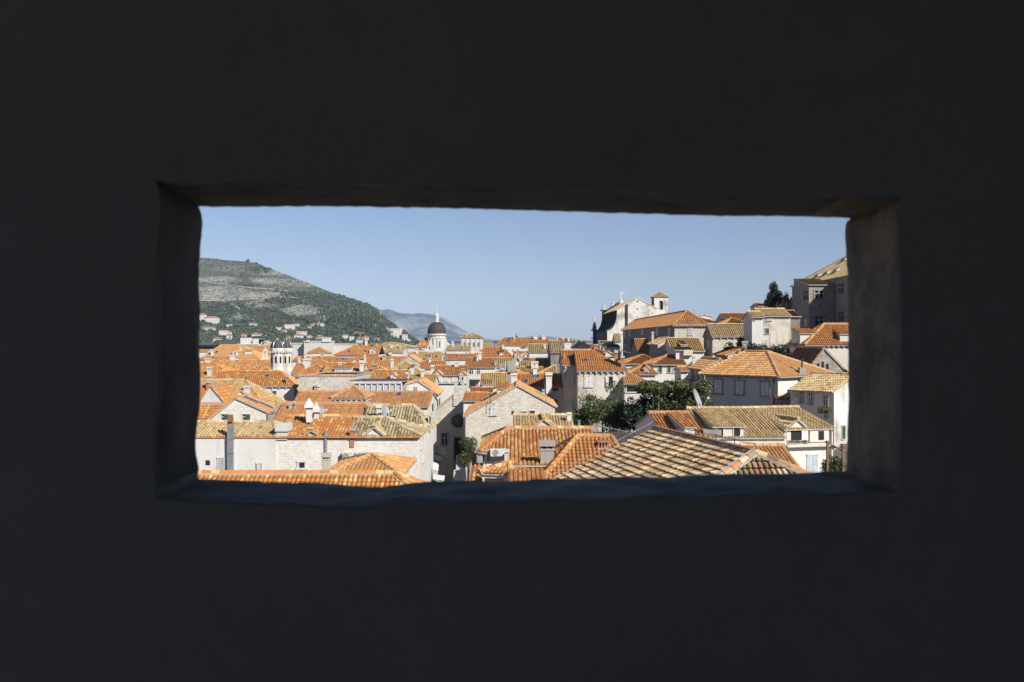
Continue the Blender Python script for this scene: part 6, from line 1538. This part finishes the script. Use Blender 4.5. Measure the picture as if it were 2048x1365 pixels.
lk = Th('lookout_wall', 'dark thick stone wall around the long rectangular lookout slot, filling the edges', 'wall', (0, YI, H - 1.6))
mb = MB()
def proj(c, q, X, Z0, Z1):
    d_ = q - c; s_ = min(X / abs(d_.x) if abs(d_.x) > 1e-6 else 1e9, ((Z1 - c.z) / d_.z if d_.z > 0 else (Z0 - c.z) / d_.z) if abs(d_.z) > 1e-6 else 1e9); return c + d_ * s_
for y, rg in ((YI, rings[7]), (YO + .0, rings[0])):
    c = Vector((0.02, y, H + .0)); o = [proj(c, q, 3.3, H - 1.6, H + 1.6) for q in rg]
    for k in range(n):
        j = (k + 1) % n
        for s0, s1 in ((0, .25), (.25, 1)): mb.face([rg[k].lerp(o[k], s0), rg[j].lerp(o[j], s0), rg[j].lerp(o[j], s1), rg[k].lerp(o[k], s1)], 'dark_wall', ((0, 0), (1, 0), (1, 1), (0, 1)))
part(mb, 'wall', lk)
mb = MB()
for i in range(7):
    for k in range(n): j = (k + 1) % n; mb.face([rings[i][k], rings[i][j], rings[i + 1][j], rings[i + 1][k]], 'rim_stone' if i == 6 else 'lit_jamb' if (rings[0][k].x > .44 and abs(rings[0][k].z - H) < .197) else 'lit_sill' if (rings[0][k].z < H - .196 and abs(rings[0][k].x) < .6) else 'reveal_stone', ((0, 0), (1, 0), (1, 1), (0, 1)), (1, 1, 1), True)
part(mb, 'reveal', lk)
rm = Th('lookout_room', 'unseen lookout room behind the viewer, pale and open at left to light the wall', 'room', (0, -1, H - 1.6)); z0, z1 = H - 1.6, H + 1.6
plain('pale_wall', (.74, .73, .71), .95)  # unseen walls made pale so bounced daylight fills the dark wall evenly
mb = MB(); mb.box(-3.5, 3.5, -4, YO - .01, z1 + .005, z1 + .4, 'pale_wall'); part(mb, 'ceiling', rm)
mb = MB(); mb.box(-3.5, 3.5, -4, YO - .01, z0 - .4, z0 - .005, 'pale_wall'); part(mb, 'floor', rm)
mb = MB(); mb.box(3.305, 3.6, -4, YO - .01, z0, z1, 'pale_wall'); mb.box(-3.6, -3.305, .5, YO - .01, z0, z1, 'pale_wall'); mb.box(-3.6, -3.305, -4, -3.7, z0, z1, 'pale_wall'); mb.box(-3.3, 3.3, -4, -3.7, z0, z1, 'pale_wall'); part(mb, 'side_wall', rm)
mb = MB(); mb.box(-3.6, 3.6, -4, YO - .02, -.1, z0 - .405, 'greystone'); part(mb, 'tower_base', rm)
# ================================================================== sky, sun, air, camera
AZ, EL = 42, 36          # the sun stands behind the viewer's right shoulder
w = bpy.data.worlds.new('World'); sc.world = w; w.use_nodes = True; nt = w.node_tree
bg = nt.nodes['Background']; sky = nt.nodes.new('ShaderNodeTexSky'); sky.sky_type = 'NISHITA'; sky.sun_disc = False
sky.sun_elevation = R(EL); sky.sun_rotation = R(180 - AZ); sky.altitude = 50; sky.air_density = 1.0; sky.dust_density = 0.3; sky.ozone_density = 2.2
skc = mixc(nt, 1.0, sky.outputs[0], (.97, .92, 1.12), 'MULTIPLY'); nt.links.new(skc, bg.inputs[0]); bg.inputs[1].default_value = .05
sd = bpy.data.lights.new('sun', 'SUN'); sd.energy = 5.0; sd.angle = R(.53); sd.color = (1, .945, .865); so = bpy.data.objects.new('sun', sd); C.objects.link(so)
tosun = Vector((math.sin(R(AZ)) * math.cos(R(EL)), -math.cos(R(AZ)) * math.cos(R(EL)), math.sin(R(EL)))); so.rotation_euler = tosun.to_track_quat('Z', 'Y').to_euler(); so.location = (20, -20, 40)
m = bpy.data.materials.new('haze'); m.use_nodes = True; nt = m.node_tree; nt.nodes.clear(); o = nt.nodes.new('ShaderNodeOutputMaterial'); pv = nt.nodes.new('ShaderNodeVolumePrincipled')
pv.inputs['Color'].default_value = (.42, .63, .92, 1); pv.inputs['Density'].default_value = HAZE; pv.inputs['Anisotropy'].default_value = -.3; nt.links.new(pv.outputs[0], o.inputs['Volume']); MATS['haze'] = m
mb = MB(); mb.box(-7600, 7600, -180, 16500, -3, 620, 'haze'); struct(mb, 'haze', 'stuff', 'thin bluish air between the town and the far mountains')
cd = bpy.data.cameras.new('camera'); cam = bpy.data.objects.new('camera', cd); C.objects.link(cam); cam.location = CAM; cam.rotation_euler = (R(90), 0, 0); cd.lens = 35; cd.sensor_width = 36; cd.clip_start = .05; cd.clip_end = 40000
cd.dof.use_dof = True; cd.dof.focus_distance = 120; cd.dof.aperture_fstop = 9
sc.camera = cam
sc.view_settings.view_transform = 'Standard'; sc.view_settings.look = 'None'; sc.view_settings.exposure = 0.64; sc.view_settings.gamma = 1
sc.render.engine = 'CYCLES'; sc.cycles.use_denoising = True; sc.cycles.max_bounces = 6; sc.cycles.diffuse_bounces = 4; sc.cycles.volume_bounces = 0; sc.cycles.sample_clamp_indirect = 4
